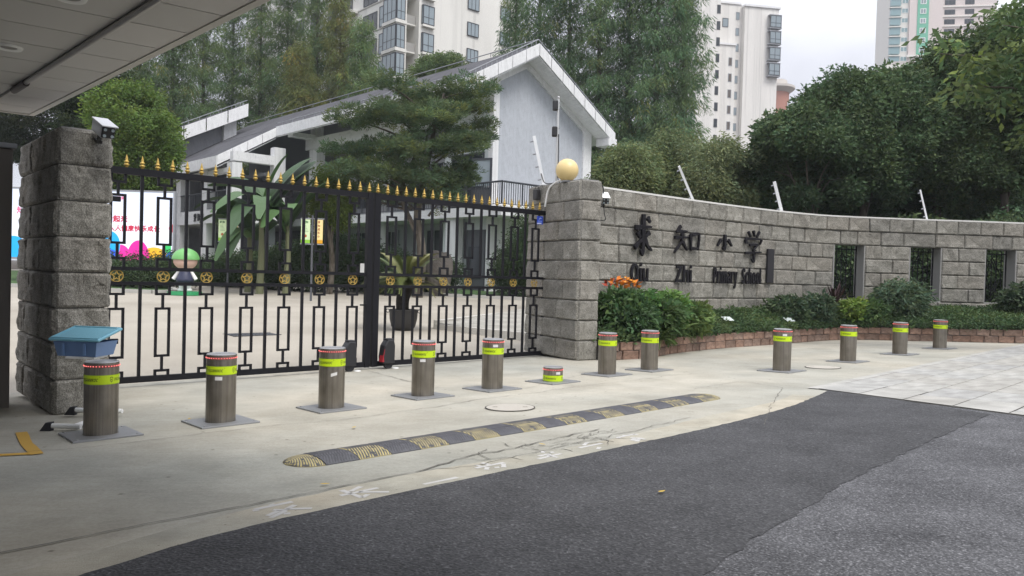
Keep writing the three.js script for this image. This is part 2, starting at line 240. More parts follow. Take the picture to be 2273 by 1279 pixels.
// ---- stroke tables for the characters the photograph shows (0..100, y down)
const HZ = {
  '求': [[[14, 34], [86, 30]], [[50, 4], [50, 90], [40, 82]], [[26, 44], [36, 56]], [[14, 78], [46, 58]], [[78, 42], [58, 54]], [[54, 52], [70, 72], [90, 82]], [[68, 10], [80, 20]]],
  '知': [[[26, 4], [12, 26]], [[18, 22], [48, 20]], [[6, 44], [52, 40]], [[32, 22], [30, 56], [6, 94]], [[34, 58], [50, 84]], [[62, 30], [64, 84]], [[62, 31], [92, 27], [90, 80]], [[64, 78], [90, 75]]],
  '小': [[[50, 6], [50, 90], [38, 80]], [[28, 36], [10, 72]], [[70, 36], [90, 68]]],
  '学': [[[22, 8], [32, 22]], [[48, 4], [54, 20]], [[80, 6], [66, 22]], [[12, 42], [12, 29], [90, 28], [84, 42]], [[30, 46], [70, 44], [52, 58]], [[52, 58], [54, 94], [42, 86]], [[8, 70], [92, 65]]],
  '起': [[[10, 20], [46, 20]], [[28, 6], [28, 40]], [[4, 40], [52, 40]], [[30, 40], [30, 80]], [[30, 60], [48, 60]], [[14, 52], [14, 80], [4, 94]], [[14, 80], [40, 90], [96, 90]], [[56, 16], [90, 16], [90, 44], [58, 44]], [[58, 44], [58, 74], [92, 74], [92, 62]]],
  '来': [[[14, 22], [86, 22]], [[28, 30], [36, 44]], [[72, 30], [62, 44]], [[6, 50], [94, 50]], [[50, 4], [50, 96]], [[48, 52], [8, 90]], [[52, 52], [92, 90]]],
  '动': [[[8, 20], [44, 20]], [[4, 42], [48, 42]], [[26, 42], [10, 76], [44, 72]], [[36, 58], [48, 84]], [[52, 34], [92, 34], [88, 88], [76, 82]], [[70, 8], [68, 50], [50, 92]]],
  '人': [[[50, 6], [46, 44], [6, 94]], [[48, 40], [94, 94]]],
  '健': [[[20, 6], [4, 44]], [[14, 30], [14, 96]], [[30, 16], [46, 16], [34, 44], [46, 44], [30, 80]], [[34, 62], [52, 88], [96, 92]], [[54, 16], [88, 16], [88, 46]], [[50, 31], [96, 31]], [[54, 46], [88, 46]], [[52, 60], [92, 60]], [[50, 74], [94, 74]], [[72, 4], [72, 88]]],
  '康': [[[50, 2], [52, 12]], [[12, 14], [92, 14]], [[14, 14], [14, 60], [4, 94]], [[28, 26], [82, 26], [82, 50]], [[20, 38], [94, 38]], [[28, 50], [82, 50]], [[54, 18], [54, 96], [44, 90]], [[30, 60], [42, 70]], [[24, 88], [48, 74]], [[80, 58], [62, 68]], [[58, 66], [90, 92]]],
  '快': [[[20, 4], [20, 96]], [[8, 26], [6, 48]], [[28, 22], [34, 38]], [[44, 26], [86, 26], [86, 54]], [[36, 54], [96, 54]], [[64, 4], [62, 54], [36, 94]], [[64, 56], [94, 94]]],
  '乐': [[[78, 4], [24, 16], [18, 50], [90, 48]], [[52, 26], [52, 94], [42, 86]], [[30, 60], [12, 84]], [[68, 60], [88, 82]]],
  '成': [[[18, 24], [90, 24]], [[18, 24], [18, 60], [6, 92]], [[20, 46], [44, 46], [42, 76], [32, 70]], [[56, 4], [64, 60], [90, 92], [94, 74]], [[84, 42], [50, 86]], [[72, 6], [82, 16]]],
  '长': [[[74, 6], [36, 28]], [[4, 44], [94, 44]], [[28, 4], [28, 92], [50, 78]], [[46, 46], [92, 92]]],
  '家': [[[50, 2], [52, 12]], [[10, 30], [12, 16], [90, 16], [86, 30]], [[24, 32], [78, 32]], [[50, 32], [14, 58]], [[36, 46], [54, 70], [48, 94], [38, 88]], [[44, 58], [10, 78]], [[48, 72], [8, 96]], [[82, 44], [56, 60]], [[56, 58], [94, 92]]],
  '止': [[[52, 6], [52, 88]], [[52, 44], [84, 44]], [[24, 36], [24, 88]], [[4, 90], [96, 90]]],
  '步': [[[52, 4], [52, 40]], [[52, 20], [82, 20]], [[26, 16], [26, 40]], [[6, 42], [94, 42]], [[52, 46], [52, 76], [42, 70]], [[32, 54], [14, 74]], [[84, 52], [60, 84], [16, 96]]],
  '望': [[[26, 4], [32, 12]], [[6, 18], [50, 18]], [[16, 18], [16, 42], [50, 38]], [[60, 6], [58, 40], [50, 52]], [[60, 8], [90, 8], [90, 50], [80, 46]], [[60, 22], [90, 22]], [[60, 36], [90, 36]], [[16, 60], [84, 60]], [[22, 76], [78, 76]], [[50, 60], [50, 94]], [[6, 94], [94, 94]]],
  '德': [[[28, 4], [8, 26]], [[30, 26], [6, 54]], [[20, 44], [20, 96]], [[42, 16], [94, 16]], [[68, 4], [66, 28]], [[44, 30], [90, 30], [90, 48], [44, 48], [44, 30]], [[60, 30], [60, 48]], [[74, 30], [74, 48]], [[38, 58], [96, 58]], [[44, 70], [38, 88]], [[54, 66], [54, 90], [80, 90], [82, 78]], [[68, 64], [74, 76]], [[86, 68], [94, 84]]],
  '楼': [[[4, 30], [42, 30]], [[24, 4], [24, 96]], [[24, 34], [6, 70]], [[26, 36], [42, 56]], [[70, 4], [70, 46]], [[46, 24], [96, 24]], [[54, 8], [60, 18]], [[86, 6], [78, 18]], [[68, 26], [48, 46]], [[72, 26], [92, 44]], [[44, 64], [96, 64]], [[66, 50], [54, 82], [86, 96]], [[84, 64], [72, 86], [46, 96]]],
};
function drawHan(c, s, x, y, size, w, gap = 1.12) { c.lineCap = 'round'; c.lineJoin = 'round'; c.lineWidth = w; for (const ch of s) { for (const st of HZ[ch] ?? []) { c.beginPath(); st.forEach(([a, b], i) => (i ? c.lineTo : c.moveTo).call(c, x + a / 100 * size, y + b / 100 * size)); c.stroke(); } x += size * gap; } }
{ // worn white characters painted along the kerb
  const list = [], r = rng(5), place = (u) => { const i = Math.min(edgeS.length - 2, Math.floor(u)), f = u - i, a = edgeS[i], b = edgeS[i + 1], L = Math.hypot(b[0] - a[0], b[1] - a[1]); return { p: [mix(a[0], b[0], f), mix(a[1], b[1], f)], t: [(b[0] - a[0]) / L, (b[1] - a[1]) / L] }; };
  '家长止步学长家'.split('').forEach((ch, k) => {
    const q = place(54.0 + k * 2.55), n = [q.t[1], -q.t[0]], sz = 0.29;
    for (const st of HZ[ch]) for (let i = 0; i < st.length - 1; i++) { if (r() < 0.2 + k * 0.03) continue; const f = ([a, b]) => [q.p[0] + q.t[0] * (a / 100 - 0.5) * sz + n[0] * (0.04 + (1 - b / 100) * 0.26), q.p[1] + q.t[1] * (a / 100 - 0.5) * sz + n[1] * (0.04 + (1 - b / 100) * 0.26)]; list.push(ribbon([f(st[i]), f([(st[i][0] + st[i + 1][0]) / 2, (st[i][1] + st[i + 1][1]) / 2]), f(st[i + 1])], 0.034, 0.0066, k * 10 + i + 1, 0.2)); }
  });
  struct('painted_road_text', merge(list), mat([0.50, 0.49, 0.465], 0.9));
  const y = [[-3.78, -5.72], [-3.44, -5.70]];
  struct('yellow_parking_line', merge([ribbon(rough([[-5.6, -5.05], [-4.3, -5.45], [-3.48, -5.70]], 0.2, 0.006, 1), 0.085, 0.006, 3, 0.05), ribbon(rough([[-3.46, -5.66], [-3.78, -6.05], [-4.14, -6.55]], 0.2, 0.006, 2), 0.085, 0.0065, 4, 0.05)]), mat([0.55, 0.33, 0.06], 0.85));
}
{ // slab pavement beyond the end of the road
  const g = new THREE.Group(); g.name = 'slab_pavement'; g.userData.kind = 'structure'; scene.add(g);
  const Q = [4.147, -9.871], A = [0.705, -0.709], B = [0.709, 0.705], r = rng(41), at = (t, w) => [Q[0] + A[0] * t + B[0] * w, Q[1] + A[1] * t + B[1] * w];
  const Tv = V(A[0], 0.02794 * A[0] + 0.02329 * A[1], A[1]).normalize(), N = UP, Bv = V().crossVectors ? new THREE.Vector3().crossVectors(Tv, N) : null;
  part('bedding', sheet([at(-0.55, 0.04), at(15, 0.04), at(15, 7.2), at(-2.55, 7.2)], 0.004), mat([0.10, 0.095, 0.085], 1), g);
  const std = new RoundedBoxGeometry(0.885, 0.05, 0.52, 1, 0.006);
  for (let row = 0; row < 13; row++) {
    const w0 = 0.04 + row * 0.535, w1 = w0 + 0.522, start = -0.53 - 0.28 * (w0 + w1) / 2 + 0.02; let t = start + 0.2 + r() * 0.7;
    const head = (() => { const c = [at(-0.51 - 0.28 * w0, w0), at(t - 0.013, w0), at(t - 0.013, w1), at(-0.51 - 0.28 * w1, w1)]; return sheet(c, 0.0125); })();
    part('paving_slab', head, M.slab[Math.floor(r() * 4)], g);
    for (; t < (row < 6 ? 14 : 9); t += 0.9) {
      const m = part('paving_slab', std, M.slab[Math.floor(r() * 4)], g), [x, z] = at(t + 0.443, (w0 + w1) / 2);
      basis(m, Tv, N, new THREE.Vector3().crossVectors(Tv, N), V(x, F(x, z) - 0.0135 + r() * 0.0025, z));
    }
  }
  part('kerb_strip', sheet([at(-0.55, -0.10), at(15, -0.10), at(15, 0.035), at(-0.55, 0.035)], 0.011), M.slab[2], g);
}
function disc(x, z, r, label) {
  const t = thing('manhole_cover', label, 'manhole cover', [x, F(x, z), z]); t.quaternion.setFromUnitVectors(V(0, 1, 0), UP);
  part('rim', new THREE.RingGeometry(r * 0.955, r, 40).rotateX(-Math.PI / 2).translate(0, 0.010, 0), mat([0.05, 0.048, 0.042], 1), t);
  part('lid', merge([new THREE.CylinderGeometry(r * 0.95, r * 0.95, 0.01, 40).translate(0, 0.006, 0), bx(0.05, 0.006, 0.02, r * 0.6, 0.012, 0), bx(0.05, 0.006, 0.02, -r * 0.6, 0.012, 0)]), mat([0.44, 0.41, 0.355], 0.9, { bumpMap: T.graniteBump, bumpScale: 0.006 }), t);
}
disc(0.015, -7.95, 0.26, 'round concrete manhole cover between the bollards and the speed bump');
disc(4.95, -12.2, 0.27, 'round manhole cover beside the bollards in front of the flower bed');
// ---------------------------------------------------------------- stone pillars and curved wall
function rockGeo(seed, nx = 7, ny = 5, amp = 1) { // split-faced stone, 1 x 1, face about 4 cm proud, sides running back
  const r = rng(seed), p = [], uv = [], q = [], n2 = rng(seed + 500), ox = n2() * 9, oy = n2() * 9;
  const H = []; for (let j = 0; j <= ny; j++) { H.push([]); for (let i = 0; i <= nx; i++) { const e = Math.min(i, nx - i) === 0 || Math.min(j, ny - j) === 0; const big = vn(i * 0.55 + ox, j * 0.6 + oy, 1e6, seed); H[j].push(e ? 0.0 : amp * (0.010 + big * 0.036 + (r() - 0.5) * 0.016)); } }
  const X = (i) => (i === 0 ? -0.5 : i === nx ? 0.5 : (i === 1 ? -0.465 : i === nx - 1 ? 0.465 : -0.5 + i / nx + Math.sin(i * 7 + seed) * 0.025)), Y = (j) => (j === 0 ? -0.5 : j === ny ? 0.5 : (j === 1 ? -0.43 : j === ny - 1 ? 0.43 : -0.5 + j / ny + Math.cos(j * 5 + seed) * 0.03));
  const put = (x, y, z) => { p.push(x, y, z); uv.push(x * 0.7 + ox, y * 0.4 + oy); };
  for (let j = 0; j < ny; j++) for (let i = 0; i < nx; i++) { const a = [X(i), Y(j), H[j][i]], b = [X(i + 1), Y(j), H[j][i + 1]], c = [X(i + 1), Y(j + 1), H[j + 1][i + 1]], d = [X(i), Y(j + 1), H[j + 1][i]]; for (const t of (i + j + seed) % 2 ? [a, b, c, a, c, d] : [a, b, d, b, c, d]) put(...t); }
  for (const [a, b] of [[[-0.5, -0.5], [-0.5, 0.5]], [[0.5, 0.5], [0.5, -0.5]], [[-0.5, 0.5], [0.5, 0.5]], [[0.5, -0.5], [-0.5, -0.5]]]) for (const [k, z] of [[a, 0], [b, 0], [b, -0.1], [a, 0], [b, -0.1], [a, -0.1]]) put(k[0], k[1], z);
  const g = new THREE.BufferGeometry(); g.setAttribute('position', new THREE.Float32BufferAttribute(p, 3)); g.setAttribute('uv', new THREE.Float32BufferAttribute(uv, 2)); g.computeVertexNormals(); return g;
}
const ROCK = Array.from({ length: 12 }, (_, i) => rockGeo(i + 1, 7, 4)), ROCKFINE = Array.from({ length: 8 }, (_, i) => rockGeo(i + 40, 12, 8, 0.7));
function block(parent, P, Tn, N, w, h, r, set = ROCK, name = 'stone_block') {
  const m = part(name, set[Math.floor(r() * set.length)], M.stone[Math.floor(r() * M.stone.length)], parent);
  basis(m, Tn.clone().multiplyScalar(w), V(0, h, 0), N, P); return m;
}
function stoneFace(parent, o, dir, L, y0, ch, n, plan, seed, set) { // o: start in x,z; outward normal to the left of dir seen from above
  const r = rng(seed), Tn = V(dir[0], 0, dir[1]), N = V(-dir[1], 0, dir[0]), J = 0.010;
  for (let k = 0; k < n; k++) { const cuts = plan(k, r); for (let i = 0; i < cuts.length - 1; i++) { const a = cuts[i] * L, b = cuts[i + 1] * L, c = (a + b) / 2; block(parent, V(o[0] + dir[0] * c, y0 + (k + 0.5) * ch, o[1] + dir[1] * c).addScaledVector(N, (r() - 0.5) * 0.008), Tn, N, b - a - J, ch - J, r, set); } }
}
function pillar(name, label, o, t, s, w, dp, y0, ch, n, set, seed, frontPlan, sidePlan) { // o: near corner, t: along the front, s: back from it
  const g = thing(name, label, 'pillar', [o[0], y0, o[1]]), e = 0.03, H = ch * n;
  const at = (a, b) => [t[0] * a + s[0] * b, t[1] * a + s[1] * b];
  const c = [at(e, e), at(w - e, e), at(w - e, dp - e), at(e, dp - e)].map(([x, z]) => [x, -z]);
  part('core', prism(c, H - 0.01).rotateX(-Math.PI / 2), M.core, g);
  stoneFace(g, at(0, 0), t, w, 0, ch, n, frontPlan, seed, set);
  stoneFace(g, at(0, dp), [-s[0], -s[1]], dp, 0, ch, n, sidePlan, seed + 1, set);
  stoneFace(g, at(w, 0), s, dp, 0, ch, n, sidePlan, seed + 2, set);
  stoneFace(g, at(w, dp), [-t[0], -t[1]], w, 0, ch, n, frontPlan, seed + 3, set);
  const top = c.map(([x, y]) => [x, y]); part('cap_stone', prism(top, 0.035).rotateX(-Math.PI / 2).translate(0, H - 0.02, 0), M.reveal, g);
  return g;
}
const one = () => [0, 1], two = (k) => (k % 2 ? [0, 0.42, 1] : [0, 0.6, 1]), three = (k) => (k % 2 ? [0, 0.36, 0.72, 1] : [0, 0.22, 0.62, 1]);
pillar('gate_pillar', 'dark grey rough stone gate pillar under the canopy, beside the blue tub', [-4.42, -7.484], U, NI, 0.47, 1.85, -0.31, 0.351, 8, ROCKFINE, 3, one, three);
const RT = [0.87, -0.49], RS = [-0.49, -0.87];
pillar('gate_pillar', 'grey rough stone gate pillar carrying the yellow globe lamp', [1.16, -13.425], RT, RS, 0.415, 1.78, -0.285, 0.3508, 9, ROCK, 13, one, three);

// the curved wall, s = metres along it
const WALLP = [[0.35, -13.95], [1.0, -14.54], [1.703, -15.158], [2.356, -15.737], [3.481, -16.73], [4.759, -17.84], [6.102, -18.88], [6.749, -19.33], [8.055, -20.05], [9.567, -20.36], [10.84, -20.5], [12.051, -20.57], [13.669, -20.75], [16, -21.0], [18.5, -21.2]];
const wcurve = new THREE.CatmullRomCurve3(WALLP.map(([x, z]) => V(x, 0, z))); wcurve.arcLengthDivisions = 800;
const wlen = wcurve.getLength(), wzero = (() => { let b = 0, bd = 9; for (let i = 0; i <= 2000; i++) { const p = wcurve.getPointAt(i / 2000), d = Math.hypot(p.x - 1.703, p.z + 15.158); if (d < bd) { bd = d; b = i / 2000; } } return b * wlen; })();
function wallAt(s) { const u = clamp((s + wzero) / wlen, 0, 1), p = wcurve.getPointAt(u), t = wcurve.getTangentAt(u); return { p: V(p.x, 0, p.z), t: V(t.x, 0, t.z), n: V(-t.z, 0, t.x) }; }
function curved(s0, s1, y0, y1, front, back, step = 0.3) { // a piece of wall between two lengths
  const n = Math.max(1, Math.ceil((s1 - s0) / step)), p = [], uv = [], q = (s, y, o) => { const w = wallAt(s); return [w.p.x + w.n.x * o, y, w.p.z + w.n.z * o, s, y]; };
  const quad = (a, b, c, d) => { for (const k of [a, b, c, a, c, d]) { p.push(k[0], k[1], k[2]); uv.push(k[3], k[4]); } };
  for (let i = 0; i < n; i++) { const a = mix(s0, s1, i / n), b = mix(s0, s1, (i + 1) / n); quad(q(a, y0, front), q(b, y0, front), q(b, y1, front), q(a, y1, front)); quad(q(b, y0, back), q(a, y0, back), q(a, y1, back), q(b, y1, back)); quad(q(a, y1, front), q(b, y1, front), q(b, y1, back), q(a, y1, back)); quad(q(b, y0, front), q(a, y0, front), q(a, y0, back), q(b, y0, back)); }
  quad(q(s0, y0, back), q(s0, y0, front), q(s0, y1, front), q(s0, y1, back)); quad(q(s1, y0, front), q(s1, y0, back), q(s1, y1, back), q(s1, y1, front));
  const g = new THREE.BufferGeometry(); g.setAttribute('position', new THREE.Float32BufferAttribute(p, 3)); g.setAttribute('uv', new THREE.Float32BufferAttribute(uv, 2)); g.computeVertexNormals(); return g;
}
{
  const w = thing('stone_wall', 'curved grey rough stone wall with barred openings and black lettering', 'wall'), r = rng(61), CH = 0.36, TOP = 2.923;
  const holes = [[8.36, 9.27], [10.53, 11.42], [12.63, 13.55]];
  const E0 = -0.9, E1 = 16.2;
  for (let k = 0; k < 9; k++) {
    const y1 = TOP - k * CH, y0 = y1 - CH, inHole = k >= 2 && k < 6;
    const spans = []; let a = E0; if (inHole) { for (const [h0, h1] of holes) { spans.push([a, h0]); a = h1; } } spans.push([a, E1]);
    for (const [s0, s1] of spans) {
      let s = s0; const narrow = s1 - s0 < 2;
      if (narrow) { const c = (k % 2 ? 0.62 : 0.36); const m = s0 + (s1 - s0) * c; for (const [x0, x1] of [[s0, m], [m, s1]]) { const q = wallAt((x0 + x1) / 2); block(w, q.p.clone().setY((y0 + y1) / 2), q.t, q.n, x1 - x0 - 0.014, CH - 0.014, r); } }
      else while (s < s1 - 0.05) { let L = k === 0 ? 0.58 + r() * 0.12 : 0.42 + r() * 0.5; if (s1 - s - L < 0.35) L = s1 - s; const q = wallAt(s + L / 2); block(w, q.p.clone().setY((y0 + y1) / 2).addScaledVector(q.n, k === 0 ? 0.025 : (r() - 0.5) * 0.01), q.t, q.n, L - 0.014, CH - 0.014, r); s += L; }
    }
  }
  const yA = TOP - 2 * CH, yB = TOP - 6 * CH;
  part('core', merge([curved(E0, E1, yA, TOP - 0.01, -0.025, -0.42), curved(E0, E1, -0.6, yB, -0.025, -0.42)]), M.core, w);
  let a = E0; const piers = []; for (const [h0, h1] of holes) { piers.push([a, h0]); a = h1; } piers.push([a, E1]);
  piers.forEach(([p, q]) => part('pier_core', curved(p, q, yB, yA, -0.025, -0.42), M.core, w));
  holes.forEach(([p, q]) => { part('jamb', curved(p - 0.004, p + 0.03, yB, yA, -0.004, -0.43), M.reveal, w); part('jamb', curved(q - 0.03, q + 0.004, yB, yA, -0.004, -0.43), M.reveal, w); part('sill', curved(p, q, yB - 0.01, yB + 0.02, 0.012, -0.43), M.reveal, w); });
  part('coping_strip', curved(E0, E1, TOP - 0.008, TOP + 0.03, 0.05, -0.46, 0.25), mat([0.62, 0.61, 0.58], 0.8), w);
  for (const [h0, h1] of holes) { // iron bars with a lozenge pattern, set back in the opening
    const g = [], q0 = wallAt((h0 + h1) / 2), W = h1 - h0 - 0.06, Hh = yA - yB - 0.03, m = new THREE.Group(); m.name = 'window_grille'; w.add(m);
    basis(m, q0.t, V(0, 1, 0), q0.n, q0.p.clone().setY((yA + yB) / 2 + 0.01).addScaledVector(q0.n, -0.34));
    part('frame', [bx(W, 0.03, 0.03, 0, Hh / 2 - 0.1, 0), bx(W, 0.03, 0.03, 0, -Hh / 2 + 0.06, 0), bx(0.03, Hh, 0.03, -W / 2, 0, 0), bx(0.03, Hh, 0.03, W / 2, 0, 0)], M.iron, m);
    for (let i = 1; i < 6; i++) part('bar', bx(0.018, Hh - 0.02, 0.018, -W / 2 + W * i / 6, 0, 0), M.iron, m);
    for (const sx of [-1, 1]) for (const sy of [-1, 1]) for (const k of [0.16, 0.27]) g.push(rod(V(sx * k, sy * 0.01, 0.02), V(0, sy * (0.28 + k * 0.9), 0.02), 0.011, 6));
    part('lozenge', g, M.iron, m);
  }
}
// ---- raised lettering on the wall
const font = await new FontLoader().loadAsync('fonts/droid/droid_sans_bold.typeface.json');
function strokeGeo(st, W, H, wd, depth) { // one brush stroke as a solid with swelling width
  const c = new THREE.CatmullRomCurve3(st.map(([x, y]) => V((x / 100 - 0.5) * W, (0.5 - y / 100) * H, 0)), false, 'catmullrom', 0.3), n = 4 * (st.length - 1) + 2, A = [], B = [];
  for (let i = 0; i <= n; i++) { const t = i / n, p = c.getPoint(t), d = c.getTangent(t), k = wd * (0.55 + 0.45 * Math.sin(Math.PI * Math.min(1, t * 1.5 + 0.25))) * (t > 0.8 ? mix(1, 0.45, (t - 0.8) / 0.2) : 1) / 2; A.push([p.x - d.y * k, p.y + d.x * k]); B.push([p.x + d.y * k, p.y - d.x * k]); }
  return prism([...A, ...B.reverse()], depth, 0.006);
}
{
  const ink = new THREE.MeshPhysicalMaterial({ color: new THREE.Color().setRGB(0.012, 0.011, 0.014), roughness: 0.8, specularIntensity: 0.4 }), nm = { '求': ['tallest raised brushed character on the stone wall, beside the pillar', 0.098], '知': ['broad raised brushed character with a square right half on the stone wall', 0.068], '小': ['smallest raised brushed character of three strokes on the stone wall', 0.072], '学': ['raised brushed character beside the black plate on the stone wall', 0.056] };
  for (const [ch, s0, s1, y1, y0] of [['求', 0.84, 1.56, 2.53, 1.60], ['知', 2.2, 3.22, 2.36, 1.72], ['小', 3.8, 4.47, 2.26, 1.86], ['学', 4.88, 5.62, 2.42, 1.60]]) {
    const q = wallAt((s0 + s1) / 2), t = thing('wall_character', nm[ch][0], 'lettering');
    basis(t, q.t, V(0, 1, 0), q.n, q.p.clone().setY((y0 + y1) / 2).addScaledVector(q.n, 0.065));
    HZ[ch].forEach((st) => part('stroke', strokeGeo(st, s1 - s0, y1 - y0, nm[ch][1], 0.045), ink, t));
    for (const [a, b] of [[-0.2, 0.1], [0.2, -0.1], [0, 0.25], [0, -0.25]]) part('fixing_pin', new THREE.CylinderGeometry(0.008, 0.008, 0.09, 6).rotateX(Math.PI / 2).translate(a * (s1 - s0), b * (y1 - y0), -0.045), ink, t);
  }
  for (const [word, s0, s1] of [['Qiu', 0.86, 1.42], ['Zhi', 2.36, 2.93], ['Primary', 3.77, 4.68], ['School', 4.87, 5.6]]) {
    const q = wallAt((s0 + s1) / 2), t = thing('wall_word', `raised black word ${word} on the stone wall`, 'lettering');
    basis(t, q.t, V(0, 1, 0), q.n, q.p.clone().setY(1.12).addScaledVector(q.n, 0.06));
    const widths = [...word].map((c) => { const g = new TextGeometry(c, { font, size: 1, depth: 0.03, height: 0.03, curveSegments: 3 }); g.computeBoundingBox(); return [g, g.boundingBox.max.x - g.boundingBox.min.x, g.boundingBox.min.x]; }), gap = 0.14, sum = widths.reduce((a, b) => a + b[1] + gap, -gap);
    let x = -(s1 - s0) / 2; const k = (s1 - s0) / sum;
    for (const [g, wd, mn] of widths) { part('letter', g.translate(-mn, 0, 0).scale(k, 0.36, 1).translate(x, 0, 0), ink, t); x += (wd + gap) * k; }
  }
  const q = wallAt(5.96), t = single('name_plate', rbx(0.25, 0.83, 0.05, 0.008), mat([0.014, 0.013, 0.016], 0.75), 'tall narrow black plate fixed to the stone wall after the lettering', 'plate');
  basis(t, q.t, V(0, 1, 0), q.n, q.p.clone().setY(1.57).addScaledVector(q.n, 0.075));
}
// ---- electric fence posts along the top of the wall and on the pillar
function fencePost(a, b, label, wide = 0.05, n = 4) {
  const t = thing('fence_post', label, 'post', [a.x, a.y, a.z], 0, undefined), d = b.clone().sub(a), L = d.length(), q = new THREE.Quaternion().setFromUnitVectors(V(0, 1, 0), d.clone().normalize());
  part('bar', bx(wide, L, 0.022, 0, L / 2, 0).applyQuaternion(q), M.metalWhite, t); part('foot', bx(0.14, 0.02, 0.09, 0, 0.0, 0), M.metalWhite, t);
  for (let i = 0; i < n; i++) part('insulator', [new THREE.CylinderGeometry(0.016, 0.016, 0.05, 8).rotateZ(Math.PI / 2).translate(-wide / 2 - 0.025, L * (0.12 + i * 0.26), 0), new THREE.TorusGeometry(0.014, 0.005, 5, 8).translate(-wide / 2 - 0.05, L * (0.12 + i * 0.26), 0)].map((g) => g.applyQuaternion(q)), M.grey, t);
}
{ const P = (s, y, o = -0.2) => { const q = wallAt(s); return V(q.p.x + q.n.x * o, y, q.p.z + q.n.z * o); };
  fencePost(P(3.3, 2.955), P(2.72, 3.68), 'leaning pale fence post on the wall above the smallest character');
  fencePost(P(6.7, 2.955), P(6.38, 3.69), 'leaning white fence post on the wall above the black plate', 0.075);
  fencePost(P(11.1, 2.955), P(10.88, 3.75), 'thin leaning fence post on the wall above the second opening', 0.04);
  fencePost(V(0.545, 2.885, -14.55), V(0.335, 3.81, -14.62), 'leaning white fence post with four insulators on the lamp pillar', 0.06);
}
// ---- fittings on the right pillar
{
  const y = 2.875, t = thing('globe_lamp', 'pale yellow globe lamp on top of the gate pillar', 'lamp', [0.93, y, -13.9]);
  part('globe', new THREE.SphereGeometry(0.205, 32, 20).translate(0, 0.21, 0), new THREE.MeshPhysicalMaterial({ color: new THREE.Color().setRGB(0.72, 0.55, 0.25), roughness: 0.4, clearcoat: 0.3, clearcoatRoughness: 0.4 }), t);
  part('base', [cyl(0.1, 0.085, 0.03, 0, 0, 0, 24)], M.grey, t);
  const p = thing('sensor_pole', 'thin steel pole with two black sensor boxes on the lamp pillar', 'pole', [0.755, y, -14.2]);
  part('pole', cyl(0.021, 0.021, 1.56, 0, 0, 0, 12), mat([0.52, 0.53, 0.53], 0.35, { metalness: 0.2 }), p); part('cap', new THREE.SphereGeometry(0.028, 12, 8).translate(0, 1.57, 0), M.steelTop, p);
  for (const h of [1.42, 0.945]) { const b = part('sensor_box', rbx(0.10, 0.19, 0.09, 0.025, -0.055, h, 0.02), M.black, p); for (const q of [0.06, -0.06]) part('bracket', bx(0.07, 0.02, 0.03, 0, h + q, 0), M.grey, b); }
  part('cable', tube([[0.02, 0.9, 0.02], [0.03, 0.5, 0.03], [0.028, 0.1, 0.03], [0.06, 0.01, 0.1]], 0.008), M.black, p);
  const sN = V(-RT[0], 0, -RT[1]), face = (b, h, o) => V(1.16 + RS[0] * b + sN.x * o, h, -13.425 + RS[1] * b + sN.z * o);
  const k = thing('alarm_box', 'small black box hung on the side of the lamp pillar', 'box'); basis(k, V(-RS[0], 0, -RS[1]), V(0, 1, 0), sN, face(1.36, 2.70, 0.09));
  part('box', rbx(0.13, 0.2, 0.1, 0.02), M.black, k); part('loop', new THREE.TorusGeometry(0.06, 0.006, 6, 14, Math.PI).translate(0, 0.1, 0), M.black, k);
  const A = face(0.55, y + 0.03, -0.12), B = face(0.80, y + 0.035, 0.05), C = face(0.98, y - 0.12, 0.07), D = face(1.08, 2.46, 0.07);
  single('conduit', tube([A, B.clone().lerp(A, 0.3), C.clone().lerp(B, 0.55), C, D].map((v) => [v.x, v.y, v.z]), 0.018, 30, 8), M.paintWhite, 'white plastic conduit bent over the edge of the lamp pillar', 'pipe');
  single('cable', tube([face(0.9, y + 0.03, -0.05), face(1.05, y + 0.01, 0.02), face(1.2, y + 0.05, 0.03), face(1.32, y + 0.22, 0.03), face(1.4, y + 0.3, 0.02)].map((v) => [v.x, v.y, v.z]), 0.009, 24, 6), M.black, 'black cable running up to the fence post on the lamp pillar', 'cable');
}
function cctv(name, label, P, T2, body, face2, cable) { // box camera with four lamps round its lens, pointing along +z
  const t = thing(name, label, 'camera'); const N = T2.clone().normalize(), X = new THREE.Vector3().crossVectors(V(0, 1, 0), N).normalize(), Y = new THREE.Vector3().crossVectors(N, X);
  basis(t, X, Y, N, P);
  part('housing', rbx(0.13, 0.12, 0.3, 0.015), body, t); part('hood', rbx(0.15, 0.015, 0.34, 0.006, 0, 0.068, 0.02), body, t);
  const f = part('front', rbx(0.118, 0.108, 0.02, 0.008, 0, 0, 0.152), face2, t);
  for (const [a, b] of [[-1, -1], [1, -1], [-1, 1], [1, 1]]) part('lamp', new THREE.CylinderGeometry(0.015, 0.015, 0.01, 12).rotateX(Math.PI / 2).translate(a * 0.034, b * 0.03, 0.166), M.glassPale, f);
  part('bracket', [bx(0.03, 0.1, 0.04, 0, -0.1, -0.08), bx(0.05, 0.03, 0.12, 0, -0.15, -0.12)], face2, t);
  if (cable) part('cable', tube(cable, 0.008), M.black, t);
}
cctv('security_camera', 'dark box security camera on the corner of the canopy pillar', V(-4.02, 2.50, -7.55), V(0.62, -0.34, 0.62), mat([0.42, 0.43, 0.45], 0.4), M.black);
cctv('security_camera', 'white box security camera on the wall beside the lamp pillar', V(1.62, 2.60, -13.92), V(0.05, -0.42, 1), M.paintWhite, M.black, [[0, -0.1, -0.1], [0.03, -0.3, -0.05], [0.06, -0.42, -0.06], [-0.02, -0.46, -0.12], [-0.1, -0.5, -0.12]]);
